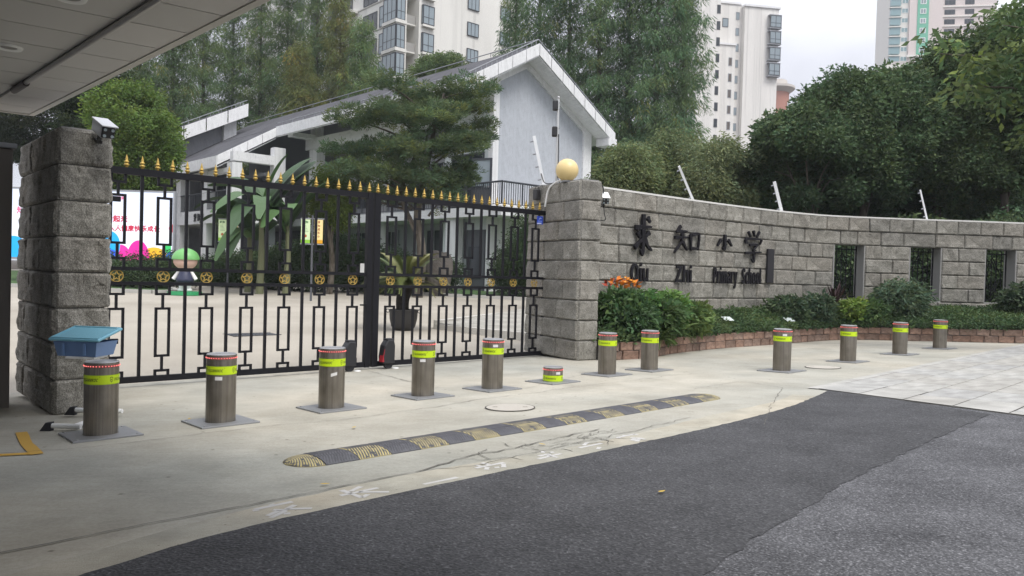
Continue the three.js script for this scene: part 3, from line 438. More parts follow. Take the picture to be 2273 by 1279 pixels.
single('cable', tube([[1.42, 2.885, -13.75], [1.52, 2.86, -13.80], [1.58, 2.78, -13.86], [1.60, 2.66, -13.98]], 0.012), M.black, 'black cable dropping from the lamp pillar to the white camera', 'cable');

// ---------------------------------------------------------------- the gate
const tb = 0.030;
const ornG = (yt, yU, yR1, yR0, yU2, yb) => { // two small open frames, a tall frame and their links, centred on x = 0
  const w = 0.19, v = (x, a, b) => bx(tb, a - b, tb, x, (a + b) / 2, 0), h = (y) => bx(w - tb, tb, tb, 0, y, 0);
  return merge([v(-w / 2 + tb / 2, yt, yU), v(w / 2 - tb / 2, yt, yU), h(yU + tb / 2), v(0, yU, yR1), v(-w / 2 + tb / 2, yR1, yR0), v(w / 2 - tb / 2, yR1, yR0), h(yR1 - tb / 2), h(yR0 + tb / 2), v(0, yR0, yU2), v(-w / 2 + tb / 2, yU2, yb), v(w / 2 - tb / 2, yU2, yb), h(yU2 - tb / 2)]);
};
const ORN = [ornG(2.30, 2.19, 2.055, 1.435, 1.275, 1.155), ornG(0.925, 0.80, 0.645, 0.01, -0.15, -0.225)];
const FIN = lathe([[0.016, 0], [0.018, 0.016], [0.026, 0.024], [0.037, 0.036], [0.018, 0.052], [0.015, 0.058], [0.029, 0.066], [0.031, 0.073], [0.014, 0.092], [0.019, 0.1], [0.010, 0.13], [0.001, 0.165]], 8);
const RING = new THREE.TorusGeometry(0.074, 0.0075, 6, 28);
const STAR = (() => { const o = [], i = []; for (let k = 0; k < 10; k++) { const a = Math.PI / 2 + k * Math.PI / 5, r = k % 2 ? 0.034 : 0.074; o.push([Math.cos(a) * r, Math.sin(a) * r]); i.push([Math.cos(a) * r * 0.62, Math.sin(a) * r * 0.62]); } const s = new THREE.Shape(o.map((p) => new THREE.Vector2(...p))); s.holes.push(new THREE.Path(i.map((p) => new THREE.Vector2(...p)))); return new THREE.ExtrudeGeometry(s, { depth: 0.012, bevelEnabled: false }).translate(0, 0, -0.006); })();
function gateLeaf(label, s0, s1, first, step, stile) {
  const [x, z] = sd(s0, 0.0), g = thing('gate_leaf', label, 'gate', [x, 0, z], Math.atan2(-U[1], U[0]), 'leaves of the school gate'), L = s1 - s0;
  part('top_rail', bx(L - stile[0] / 2 - stile[1] / 2, 0.085, 0.06, L / 2, 2.3425, 0), M.iron, g); part('middle_rail', bx(L - stile[0] / 2 - stile[1] / 2, 0.045, 0.045, L / 2, 1.1325, 0), M.iron, g); part('middle_rail', bx(L - stile[0] / 2 - stile[1] / 2, 0.045, 0.045, L / 2, 0.9475, 0), M.iron, g); part('bottom_rail', bx(L - stile[0] / 2 - stile[1] / 2, 0.075, 0.06, L / 2, -0.2625, 0), M.iron, g);
  part('stile', bx(stile[0], 2.695, 0.08, 0, 1.0425, 0), M.iron, g); part('stile', bx(stile[1], 2.695, 0.08, L, 1.0425, 0), M.iron, g);
  const fin = (fx) => part('finial', FIN, M.gold, g).position.set(fx, 2.385, 0);
  for (let k = 0; k < 7; k++) {
    const c = first + k * step - s0;
    for (const o of ORN) part('rectangle_ornament', o, M.iron, g).position.x = c;
    const r = part('star_medallion', RING, M.gold, g); r.position.set(c, 1.04, 0); part('star', STAR, M.gold, r);
    fin(c - step / 6); fin(c + step / 6);
    if (k < 6) { const b = c + step / 2; part('bar', bx(0.035, 1.145, 0.035, b, 1.7275, 0), M.iron, g); part('bar', bx(0.035, 1.15, 0.035, b, 0.35, 0), M.iron, g); fin(b); }
  }
  fin(0.01); fin(L - 0.01); return g;
}
const leafL = gateLeaf('black iron gate leaf with gold spear finials, hinged beside the canopy pillar', -0.44, 3.48, -0.086, 0.5506, [0.08, 0.085]);
const leafR = gateLeaf('black iron gate leaf with gold spear finials, hinged on the lamp pillar', 3.615, 7.29, 3.889, 0.5207, [0.1, 0.09]);
part('bolt', [bx(0.12, 0.022, 0.03, 3.83, 0.66, 0.05), bx(0.03, 0.06, 0.03, 3.87, 0.65, 0.05)], M.iron, leafL);
part('hinge', [bx(0.12, 0.05, 0.05, 3.72, 2.05, 0), bx(0.12, 0.05, 0.05, 3.72, 0.1, 0)], M.iron, leafR);
part('chain', [tube([[3.72, 2.28, 0], [3.78, 2.22, 0.02], [3.86, 2.25, 0.03]], 0.008, 10, 5)], mat([0.5, 0.45, 0.4], 0.5), leafR);
{
  const [x, z] = sd(7.06, -0.06), t = thing('sign_plate', 'small blue plate on the top corner of the gate by the lamp pillar', 'sign', [x, 2.20, z], Math.atan2(-U[1], U[0]));
  part('plate', bx(0.15, 0.15, 0.008), new THREE.MeshStandardMaterial({ roughness: 0.5, map: canvasTex(64, 64, (c) => { c.fillStyle = '#2a49b8'; c.fillRect(0, 0, 64, 64); c.strokeStyle = '#dfe8ff'; c.lineWidth = 4; c.beginPath(); c.moveTo(20, 26); c.lineTo(34, 14); c.lineTo(46, 18); c.stroke(); c.fillStyle = '#8fa6ee'; c.fillRect(10, 36, 44, 5); c.fillRect(14, 46, 36, 4); c.fillStyle = '#e8ecf8'; c.fillRect(2, 54, 46, 6); }) }), t);
}
function opener(s, label, red) {
  const [x, z] = sd(s, -0.13), y = F(x, z), t = thing('gate_opener', label, 'gate motor', [x, y, z], Math.atan2(-U[1], U[0]));
  part('case', prism([[-0.09, 0.1], [0.085, 0.1], [0.09, 0.36], [0.07, 0.44], [-0.02, 0.44], [-0.075, 0.36], [-0.1, 0.2]], 0.13, 0.012).translate(0, 0, -0.065), M.black, t);
  part('red_stripe', [prism([[-0.124, 0.12], [-0.07, 0.12], [-0.065, 0.31], [-0.088, 0.31]], 0.10, 0.004).translate(0, 0, -0.03)], red, t);
  part('lid', rbx(0.12, 0.025, 0.12, 0.01, 0.025, 0.462, 0), M.rubber, t);
  part('wheel', new THREE.CylinderGeometry(0.075, 0.075, 0.05, 20).rotateX(Math.PI / 2).translate(0.02, 0.075, 0), M.rubber, t);
  part('floor_stop', cyl(0.055, 0.05, 0.014, 0.14, 0, 0.03, 16), M.paintWhite, t);
  part('arm', bx(0.05, 0.06, 0.1, 0.02, 0.36, -0.1), M.black, t);
}
opener(3.78, 'black gate motor with a red side on the gate leaf by the lamp pillar', M.red);
opener(3.10, 'black gate motor half hidden behind a bollard at the gate meeting', M.black);
// ---------------------------------------------------------------- rising bollards
const BAND = canvasTex(1536, 96, (c, w, h) => {
  c.fillStyle = '#bcd80f'; c.fillRect(0, 0, w, h); c.fillStyle = '#a8c40c'; c.fillRect(0, 0, w, 7); c.fillRect(0, h - 7, w, 7);
  for (let k = 0; k < 3; k++) { const x = k * 512; c.strokeStyle = c.fillStyle = '#2c3410'; c.lineWidth = 6; c.beginPath(); c.moveTo(x + 40, 28); c.lineTo(x + 62, 22); c.lineTo(x + 84, 28); c.lineTo(x + 82, 58); c.lineTo(x + 62, 74); c.lineTo(x + 42, 58); c.closePath(); c.stroke(); c.beginPath(); c.moveTo(x + 52, 40); c.lineTo(x + 62, 54); c.lineTo(x + 72, 38); c.stroke(); c.font = 'italic bold 44px sans-serif'; c.fillText('PASAMMKOC', x + 104, 64); c.fillText("'", x + 395, 44); }
});
const bandM = new THREE.MeshStandardMaterial({ map: BAND, roughness: 0.45 });
const R0 = 0.131;
const PLATE = (() => { const s = new THREE.Shape(), a = 0.26; s.moveTo(-a, -a); s.lineTo(a, -a); s.lineTo(a, a); s.lineTo(-a, a); s.closePath(); const h = new THREE.Path(); h.absarc(0, 0, R0 + 0.006, 0, Math.PI * 2, true); s.holes.push(h); return new THREE.ExtrudeGeometry(s, { depth: 0.012, bevelEnabled: true, bevelSize: 0.003, bevelThickness: 0.002, bevelSegments: 1, curveSegments: 16 }).rotateX(-Math.PI / 2); })();
const LED = merge(Array.from({ length: 36 }, (_, i) => { const a = i / 36 * Math.PI * 2; return bx(0.006, 0.007, 0.011, Math.sin(a) * (R0 + 0.0015), 0, Math.cos(a) * (R0 + 0.0015), a); }));
const ledM = new THREE.MeshStandardMaterial({ color: new THREE.Color().setRGB(0.5, 0.1, 0.1), emissive: new THREE.Color().setRGB(1, 0.22, 0.2), emissiveIntensity: 0.8, roughness: 0.4 }), ringM = mat([0.26, 0.085, 0.08], 0.45), labelM = mat([0.66, 0.65, 0.63], 0.6);
const SHELL = new THREE.CylinderGeometry(R0, R0, 1, 48, 1, true), BANDG = new THREE.CylinderGeometry(R0 + 0.0025, R0 + 0.0025, 0.078, 48, 1, true), RINGG = new THREE.CylinderGeometry(R0 + 0.001, R0 + 0.001, 0.022, 48, 1, true);
const TOPG = lathe([[0, 0], [0.055, 0], [0.058, -0.004], [0.108, -0.004], [0.112, 0], [R0 - 0.005, 0], [R0, -0.006]], 48);
function sticker(w, h, tilt) { const g = new THREE.CylinderGeometry(R0 + 0.002, R0 + 0.002, h, 8, 1, true, -w / R0 / 2, w / R0); const p = g.attributes.position; for (let i = 0; i < p.count; i++) p.setY(i, p.getY(i) + Math.atan2(p.getX(i), p.getZ(i)) * R0 * tilt); g.computeVertexNormals(); return g; }
function bollard(x, z, h, band, label, st) {
  const y = F(x, z), t = thing('rising_bollard', label, 'bollard', [x, y, z], 0, 'steel bollards across the school entrance');
  const plate = part('ground_plate', PLATE, M.plate, t); plate.quaternion.setFromUnitVectors(V(0, 1, 0), UP).multiply(new THREE.Quaternion().setFromAxisAngle(V(0, 1, 0), Math.atan2(-U[1], U[0]))); plate.position.y = 0.002;
  part('bolt', [[-1, -1], [1, -1], [1, 1], [-1, 1]].map(([a, b]) => cyl(0.011, 0.011, 0.006, a * 0.225, 0.016, b * 0.225, 8).applyQuaternion(plate.quaternion)), M.steelTop, t);
  const s = part('post', SHELL, M.steel, t); s.scale.y = h - 0.006 + 0.08; s.position.y = (h - 0.006 - 0.08) / 2; s.rotation.y = (x * 7.1) % 6.28;
  part('top', TOPG, M.steelTop, t).position.y = h;
  part('lamp_ring', RINGG, ringM, t).position.y = h - 0.034; part('led_dots', LED, ledM, t).position.y = h - 0.034;
  const b = part('reflective_band', BANDG, bandM, t); b.position.y = h - 0.145; b.rotation.y = band;
  if (st) { const k = part('paper_label', sticker(0.062, 0.032, st[2]), labelM, t); k.position.y = h + st[1]; k.rotation.y = st[0]; }
}
{ const B = [
  [-3.409, -6.446, 0.623, 'steel bollard in front of the blue tub, beside the yellow line'],
  [-2.642, -7.071, 0.636, 'steel bollard with a straight paper label, next to the one by the tub', [0.18, -0.215, 0]],
  [-1.824, -7.92, 0.63, 'steel bollard with a slanting paper label, in front of the gate meeting', [0.38, -0.262, 0.28]],
  [-0.991, -8.845, 0.64, 'steel bollard with an unlit top and a paper label, before the potted palm', [0.05, -0.215, 0]],
  [-0.212, -9.503, 0.623, 'steel bollard with a label above its band, before the manhole cover', [0.25, -0.078, 0]],
  [0.577, -10.265, 0.205, 'steel bollard sunk most of the way into the ground', [0.5, -0.075, 0]],
  [1.406, -11.16, 0.61, 'steel bollard in front of the lamp pillar corner and brick edging'],
  [2.133, -11.803, 0.61, 'steel bollard in front of the fern in the flower bed'],
  [4.112, -11.67, 0.641, 'steel bollard with a label above its band, by the second manhole cover', [-0.1, -0.085, 0]],
  [5.801, -13.254, 0.628, 'second steel bollard from the second manhole cover'],
  [7.457, -14.783, 0.618, 'third steel bollard along the slab pavement'],
  [9.069, -16.311, 0.61, 'last steel bollard along the slab pavement'],
]; B.forEach(([x, z, h, l, st], i) => bollard(x, z, h, [2.42, 2.72, 2.62, 2.85, 2.85, 2.95, 2.9, 2.85, 2.95, 2.9, 2.9, 2.85][i] + Math.atan2(x, -z) * -1, l, st)); }

// ---------------------------------------------------------------- speed bump of rubber segments
{
  const A = V(-1.53, 0, -5.32), Bp = V(2.33, 0, -8.85), L = A.distanceTo(Bp), c = A.clone().lerp(Bp, 0.5);
  const t = thing('speed_bump', 'low rubber speed bump in worn black and yellow segments', 'speed bump');
  const X = Bp.clone().sub(A).setY(0).normalize(); X.y = 0.02794 * X.x + 0.02329 * X.z; X.normalize();
  basis(t, X, UP, new THREE.Vector3().crossVectors(X, UP), V(A.x, F(A.x, A.z), A.z));
  const Wd = 0.40, Hh = 0.036, prof = (k) => Hh * Math.pow(Math.max(0, 1 - (2 * k) ** 2), 0.75) + 0.006;
  function seg(len, cap) { // ridged hump, cap: +1 / -1 rounded end
    const nx = cap ? 10 : 24, nz = 16, p = [], uv = [], q = (i, j) => { const u = i / nx, v = j / nz - 0.5; let w = Wd, x = u * len; if (cap) { const e = cap > 0 ? u : 1 - u; w = Wd * Math.sqrt(Math.max(0.002, 1 - e * e)); } const h = cap ? prof(v) * Math.sqrt(Math.max(0.02, 1 - (cap > 0 ? u : 1 - u) ** 2)) : prof(v) + (Math.abs(v) < 0.44 && i > 1 && i < nx - 1 ? (((v > 0.0 ? i + j * 0.8 : i) % 2) < 1 ? 0.0045 : 0) : 0); return [x, h, v * w, u, v + 0.5]; };
    for (let i = 0; i < nx; i++) for (let j = 0; j < nz; j++) { const a = q(i, j), b = q(i + 1, j), c2 = q(i + 1, j + 1), d = q(i, j + 1); for (const k of [a, d, b, b, d, c2]) { p.push(k[0], k[1], k[2]); uv.push(k[3], k[4]); } }
    for (const i of [0, nx]) for (let j = 0; j < nz; j++) { const a = q(i, j), b = q(i, j + 1); for (const k of [[a[0], 0, a[2]], a, b, [a[0], 0, a[2]], b, [b[0], 0, b[2]]]) { p.push(...k.slice(0, 3)); uv.push(0, 0); } }
    for (const j of [0, nz]) for (let i = 0; i < nx; i++) { const a = q(i, j), b = q(i + 1, j); for (const k of [[a[0], 0, a[2]], a, b, [a[0], 0, a[2]], b, [b[0], 0, b[2]]]) { p.push(...k.slice(0, 3)); uv.push(0, 0); } }
    const g = new THREE.BufferGeometry(); g.setAttribute('position', new THREE.Float32BufferAttribute(p, 3)); g.setAttribute('uv', new THREE.Float32BufferAttribute(uv, 2)); g.computeVertexNormals(); return g;
  }
  const wear = (yel, seed) => new THREE.MeshStandardMaterial({ roughness: 0.8, map: tex(128, 128, (u, v) => { // yellow paint left on the ridges, rubbed off elsewhere
    const n = fbm(u * 8 + seed, v * 8, 1e5, 4, seed), ridge = v < 0.5 ? (u * 12) % 1 : (u * 12 + v * 6.4 * 1) % 1; const rub = 66 + n * 30; const on = yel ? sm(0.62, 0.5, ridge) * sm(0.26, 0.42, n) * 0.9 + 0.12 * n : 0;
    return [mix(rub, 158 + n * 30, on), mix(rub, 145 + n * 28, on), mix(rub + 4, 92 + n * 30, on)]; }) });
  const Y = [1, 2, 3].map((k) => wear(true, k * 13)), K = [1, 2].map((k) => wear(false, k * 17)), n = 18, e = 0.2, sl = (L - 2 * e) / n, G = seg(sl - 0.006, 0);
  part('end_cap', seg(e - 0.006, -1), Y[0], t); part('end_cap', seg(e - 0.006, 1), Y[1], t).position.x = L - e + 0.006;
  for (let k = 0; k < n; k++) { const m = part(k % 2 ? 'yellow_segment' : 'black_segment', G, k % 2 ? Y[(k * 5) % 3] : K[(k >> 1) % 2], t); m.position.x = e + k * sl + 0.003; const b = part('fixing_bolt', cyl(0.018, 0.016, 0.012, 0.14, Hh * 0.72, 0.08, 10), M.black, m); }
}
// ---------------------------------------------------------------- blue tub on its stand
{
  const y = F(-3.75, -7.0), t = thing('folding_stand', 'white tubular stand with black rubber feet carrying the blue tub', 'stand', [-3.75, y, -7.0]), wt = M.paintWhite;
  for (const [z, x0, x1] of [[0.35, -0.2, 0.06], [-0.40, -0.42, 0.04]]) { const f = part('foot_bar', rod(V(x0, 0.045, z), V(x1, 0.045, z), 0.022, 12), wt, t); part('rubber_foot', [prism([[0, 0], [0.09, 0], [0.09, 0.075], [0.05, 0.07]], 0.05, 0.004).translate(x0 - 0.08, 0.0, z - 0.025)], M.rubber, f); }
  part('cross_bar', rod(V(0.0, 0.045, 0.35), V(0.0, 0.045, -0.40), 0.02, 12), wt, t); part('column', rod(V(0.0, 0.045, 0), V(0.0, 0.60, 0), 0.024, 12), wt, t); part('shelf', rbx(0.26, 0.02, 0.24, 0.006, -0.09, 0.61, 0), wt, t);
  const b = thing('storage_tub', 'blue plastic storage tub with a paler lid, on the stand beside the pillar', 'tub', [-3.86, y + 0.622, -7.02], -0.10), blue = mat([0.13, 0.22, 0.40], 0.45), lid = mat([0.17, 0.40, 0.50], 0.4);
  const w0 = 0.18, w1 = 0.205, d0 = 0.13, d1 = 0.155, hh = 0.13, p = [], c = (x, yy, z) => [x, yy, z], quad = (...k) => { for (const i of [0, 1, 2, 0, 2, 3]) p.push(...k[i]); };
  const lo = [[-w0, d0], [w0, d0], [w0, -d0], [-w0, -d0]], hi = [[-w1, d1], [w1, d1], [w1, -d1], [-w1, -d1]];
  for (let i = 0; i < 4; i++) { const j = (i + 1) % 4; quad(c(lo[i][0], 0, lo[i][1]), c(lo[j][0], 0, lo[j][1]), c(hi[j][0], hh, hi[j][1]), c(hi[i][0], hh, hi[i][1])); } quad(...lo.map(([x, z]) => c(x, 0, z)));
  const g = new THREE.BufferGeometry(); g.setAttribute('position', new THREE.Float32BufferAttribute(p, 3)); g.computeVertexNormals(); part('body', merge([g, bx(0.02, 0.1, 0.012, -0.1, 0.065, 0.17), bx(0.02, 0.1, 0.012, 0.1, 0.065, 0.17)]), blue, b);
  { const m = part('lid', merge([rbx(0.48, 0.026, 0.37, 0.012, 0, 0.013, -0.185), bx(0.45, 0.008, 0.018, 0, 0.029, -0.025), bx(0.45, 0.008, 0.018, 0, 0.029, -0.345), bx(0.018, 0.008, 0.30, -0.216, 0.029, -0.185), bx(0.018, 0.008, 0.30, 0.216, 0.029, -0.185)]), lid, b); m.position.set(0, hh + 0.004, 0.178); m.rotation.x = 0.24; }
}
// ---------------------------------------------------------------- canopy over the guard post, and the side gate
{
  const y = 2.80, o = [-5.355, -8.605], a = [0.700, 0.714], b = [-0.80, 0.60]; // a: edge towards the road, b: edge away from the gate
  const t = thing('canopy', 'grey panelled canopy soffit with a lamp rail over the side gate', 'canopy', [0, 0, 0]), P = (u, v) => [o[0] + a[0] * u + b[0] * v, o[1] + a[1] * u + b[1] * v];
  const Av = V(a[0], 0, a[1]), Bv = V(b[0], 0, b[1]), soff = [[0.54, 0.525, 0.50], [0.52, 0.505, 0.48], [0.56, 0.54, 0.515]].map((c) => mat(c, 0.6)), r = rng(91);
  const flat = (pts, h) => prism(pts.map(([x, z]) => [x, -z]), h).rotateX(-Math.PI / 2);
  part('slab', flat([P(0.06, 0.06), P(13, 0.06), P(13, 9), P(0.06, 9)], 0.25).translate(0, y + 0.03, 0), M.grey, t);
  const pw = 0.56, cols = [[0.06, 0.472], [0.508, 1.32], [1.332, 2.15], [2.16, 3.0]];
  for (let i = 0; i < 20; i++) for (const [v0, v1] of cols) { const u0 = (i ? -0.04 + i * pw : 0.06), u1 = -0.04 + (i + 1) * pw - 0.014; part('soffit_panel', flat([P(u0, v0), P(u1, v0), P(u1, v1), P(u0, v1)], 0.02).translate(0, y + 0.008, 0), soff[Math.floor(r() * 3)], t); }
  part('fascia', [flat([P(0, 0), P(13, 0), P(13, 0.055), P(0, 0.055)], 0.30).translate(0, y, 0)], mat([0.56, 0.54, 0.49], 0.6), t); part('fascia', [flat([P(0, 0.058), P(0.055, 0.058), P(0.055, 9), P(0, 9)], 0.30).translate(0, y, 0)], mat([0.56, 0.54, 0.49], 0.6), t);
  const q0 = P(1.5, 0.49), q1 = P(9.5, 0.49), rr = part('lamp_rail', rod(V(q0[0], y - 0.015, q0[1]), V(q1[0], y - 0.015, q1[1]), 0.022, 8), mat([0.35, 0.34, 0.33], 0.35, { metalness: 0.6 }), t);
  part('rail_end', rod(V(q0[0], y - 0.02, q0[1]), V(...[P(1.95, 0.49)[0], y - 0.02, P(1.95, 0.49)[1]]), 0.032, 8), mat([0.07, 0.06, 0.06], 0.5), t);
  for (const [u, v] of [[3.13, 0.85], [4.72, 0.85], [6.3, 0.85]]) { const c = P(u, v), d = part('downlight', lathe([[0.055, -0.002], [0.085, -0.012], [0.095, 0.006]], 24), M.paintWhite, t); d.position.set(c[0], y, c[1]); part('lens', new THREE.CircleGeometry(0.056, 20).rotateX(Math.PI / 2), mat([0.25, 0.24, 0.22], 0.4), d); }
  const gp = thing('side_gate_post', 'brown grey post at the side gate next to the dark pillar', 'post', [-5.52, F(-5.52, -7.9), -7.9], 0.72); part('shaft', rbx(0.62, 2.68, 0.4, 0.02, 0, 1.34, 0), mat([0.17, 0.155, 0.14], 0.85, { bumpMap: T.graniteBump, bumpScale: 0.008 }), gp); part('cap', rbx(0.68, 0.05, 0.46, 0.01, 0, 2.705, 0), M.grey, gp);
  const sg = thing('side_gate', 'black iron frame of the narrow side gate in the gap by the pillar', 'gate', [-5.33, F(-5.33, -8.55), -8.55], 0.72); part('stile', bx(0.06, 2.3, 0.06, 0.0, 1.2, 0), M.iron, sg); part('rail', bx(0.9, 0.06, 0.05, 0.45, 0.62, 0), M.iron, sg); part('rail', bx(0.9, 0.06, 0.05, 0.45, 2.3, 0), M.iron, sg);
  // unseen guard post, placed and stretched to shade the pillar side and soffit
  const gh = thing('unseen_guard_post', 'unseen plain grey guard post under the canopy, stretched to shade the pillar', 'building', [0, 0, 0]); { const K = [-3.52, -5.06], q = (u, v) => [K[0] - U[0] * u + NI[0] * v, K[1] - U[1] * u + NI[1] * v]; part('wall', flat([q(0, 0), q(6, 0), q(6, 4.1), q(0, 4.1)], 3.05).translate(0, -0.3, 0), M.grey, gh); }
}
// ---------------------------------------------------------------- fallen leaves
{ const lm = mat([0.50, 0.34, 0.05], 0.7, { side: THREE.DoubleSide }), lg = (() => { const s = new THREE.Shape(); s.moveTo(-0.032, 0); s.quadraticCurveTo(-0.008, 0.026, 0.032, 0); s.quadraticCurveTo(-0.004, -0.02, -0.032, 0); const g = new THREE.ShapeGeometry(s, 6).rotateX(-Math.PI / 2), p = g.attributes.position; for (let i = 0; i < p.count; i++) p.setY(i, 0.006 + 4 * p.getZ(i) ** 2 + 1.6 * p.getX(i) ** 2); g.computeVertexNormals(); return g; })();
  for (const [x, z, a, w] of [[-1.12, -4.75, 0.3, 'beside the long crack near the road'], [-1.35, -6.75, 1.2, 'between the bollards and the speed bump'], [-2.98, -7.2, 2.0, 'by the plate of a bollard near the tub'], [0.92, -4.55, 0.7, 'on the dark asphalt'], [0.27, -6.0, 2.6, 'on the crazed concrete']]) { const m = single('fallen_leaf', lg, lm, 'small yellow fallen leaf ' + w, 'leaf', 'fallen leaves'); m.position.set(x, F(x, z) + (w.includes('asphalt') ? 0.014 : 0.008), z); m.rotation.y = a; } }
// ---------------------------------------------------------------- windows shared by all buildings
const winCache = new Map();
function winGeo(w, h, nx, ny, fr) {
  const k = [w, h, nx, ny, fr].join(); if (!winCache.has(k)) { const l = [bx(w, fr, 0.09, 0, h / 2 - fr / 2, 0), bx(w, fr, 0.09, 0, -h / 2 + fr / 2, 0), bx(fr, h - 2 * fr, 0.09, -w / 2 + fr / 2, 0, 0), bx(fr, h - 2 * fr, 0.09, w / 2 - fr / 2, 0, 0)]; for (let i = 1; i < nx; i++) l.push(bx(fr * 0.8, h - 2 * fr, 0.07, -w / 2 + w * i / nx, 0, 0)); for (let i = 1; i < ny; i++) l.push(bx(w - 2 * fr, fr * 0.8, 0.06, 0, -h / 2 + h * (ny === 2 ? 0.36 : i / ny), 0)); winCache.set(k, [merge(l), new THREE.BoxGeometry(w - fr, h - fr, 0.02)]); }
  return winCache.get(k);
}
function win(parent, P, Tn, N, w, h, nx = 2, ny = 1, fm = M.darkFrame, gm = M.glass, fr = 0.06) { const [f, p] = winGeo(w, h, nx, ny, fr), m = part('window', f, fm, parent); basis(m, Tn, V(0, 1, 0), N, P); part('pane', p, gm, m); return m; }
function frameOf(o, e) { // local axes: a along e, b to the right of it
  const g = [-e[1], e[0]]; return { e, g, at: (a, b, y) => V(o[0] + e[0] * a + g[0] * b, y, o[1] + e[1] * a + g[1] * b), E: V(e[0], 0, e[1]), G: V(g[0], 0, g[1]) };
}
function boxIn(fr, a0, a1, b0, b1, y0, y1) { const g = new THREE.BoxGeometry(a1 - a0, y1 - y0, b1 - b0), m = new THREE.Matrix4().makeBasis(fr.E, V(0, 1, 0), fr.G).setPosition(fr.at((a0 + a1) / 2, (b0 + b1) / 2, (y0 + y1) / 2)); g.applyMatrix4(m); if (m.determinant() < 0) flip(g); return g; }
function flip(g) { const i = g.index; if (i) for (let k = 0; k < i.count; k += 3) { const t = i.getX(k); i.setX(k, i.getX(k + 1)); i.setX(k + 1, t); } else { for (const n of Object.keys(g.attributes)) { const a = g.attributes[n], s = a.itemSize; for (let k = 0; k < a.count; k += 3) for (let c = 0; c < s; c++) { const t = a.array[k * s + c]; a.array[k * s + c] = a.array[(k + 1) * s + c]; a.array[(k + 1) * s + c] = t; } } } g.computeVertexNormals(); return g; }
// outline given in (b, y), pushed along a
function prismAB(fr, pts, a0, a1) { const g = prism(pts, a1 - a0), m = new THREE.Matrix4().makeBasis(fr.G, V(0, 1, 0), fr.E).setPosition(fr.at(a0, 0, 0)); g.applyMatrix4(m); if (m.determinant() < 0) flip(g); return g; }

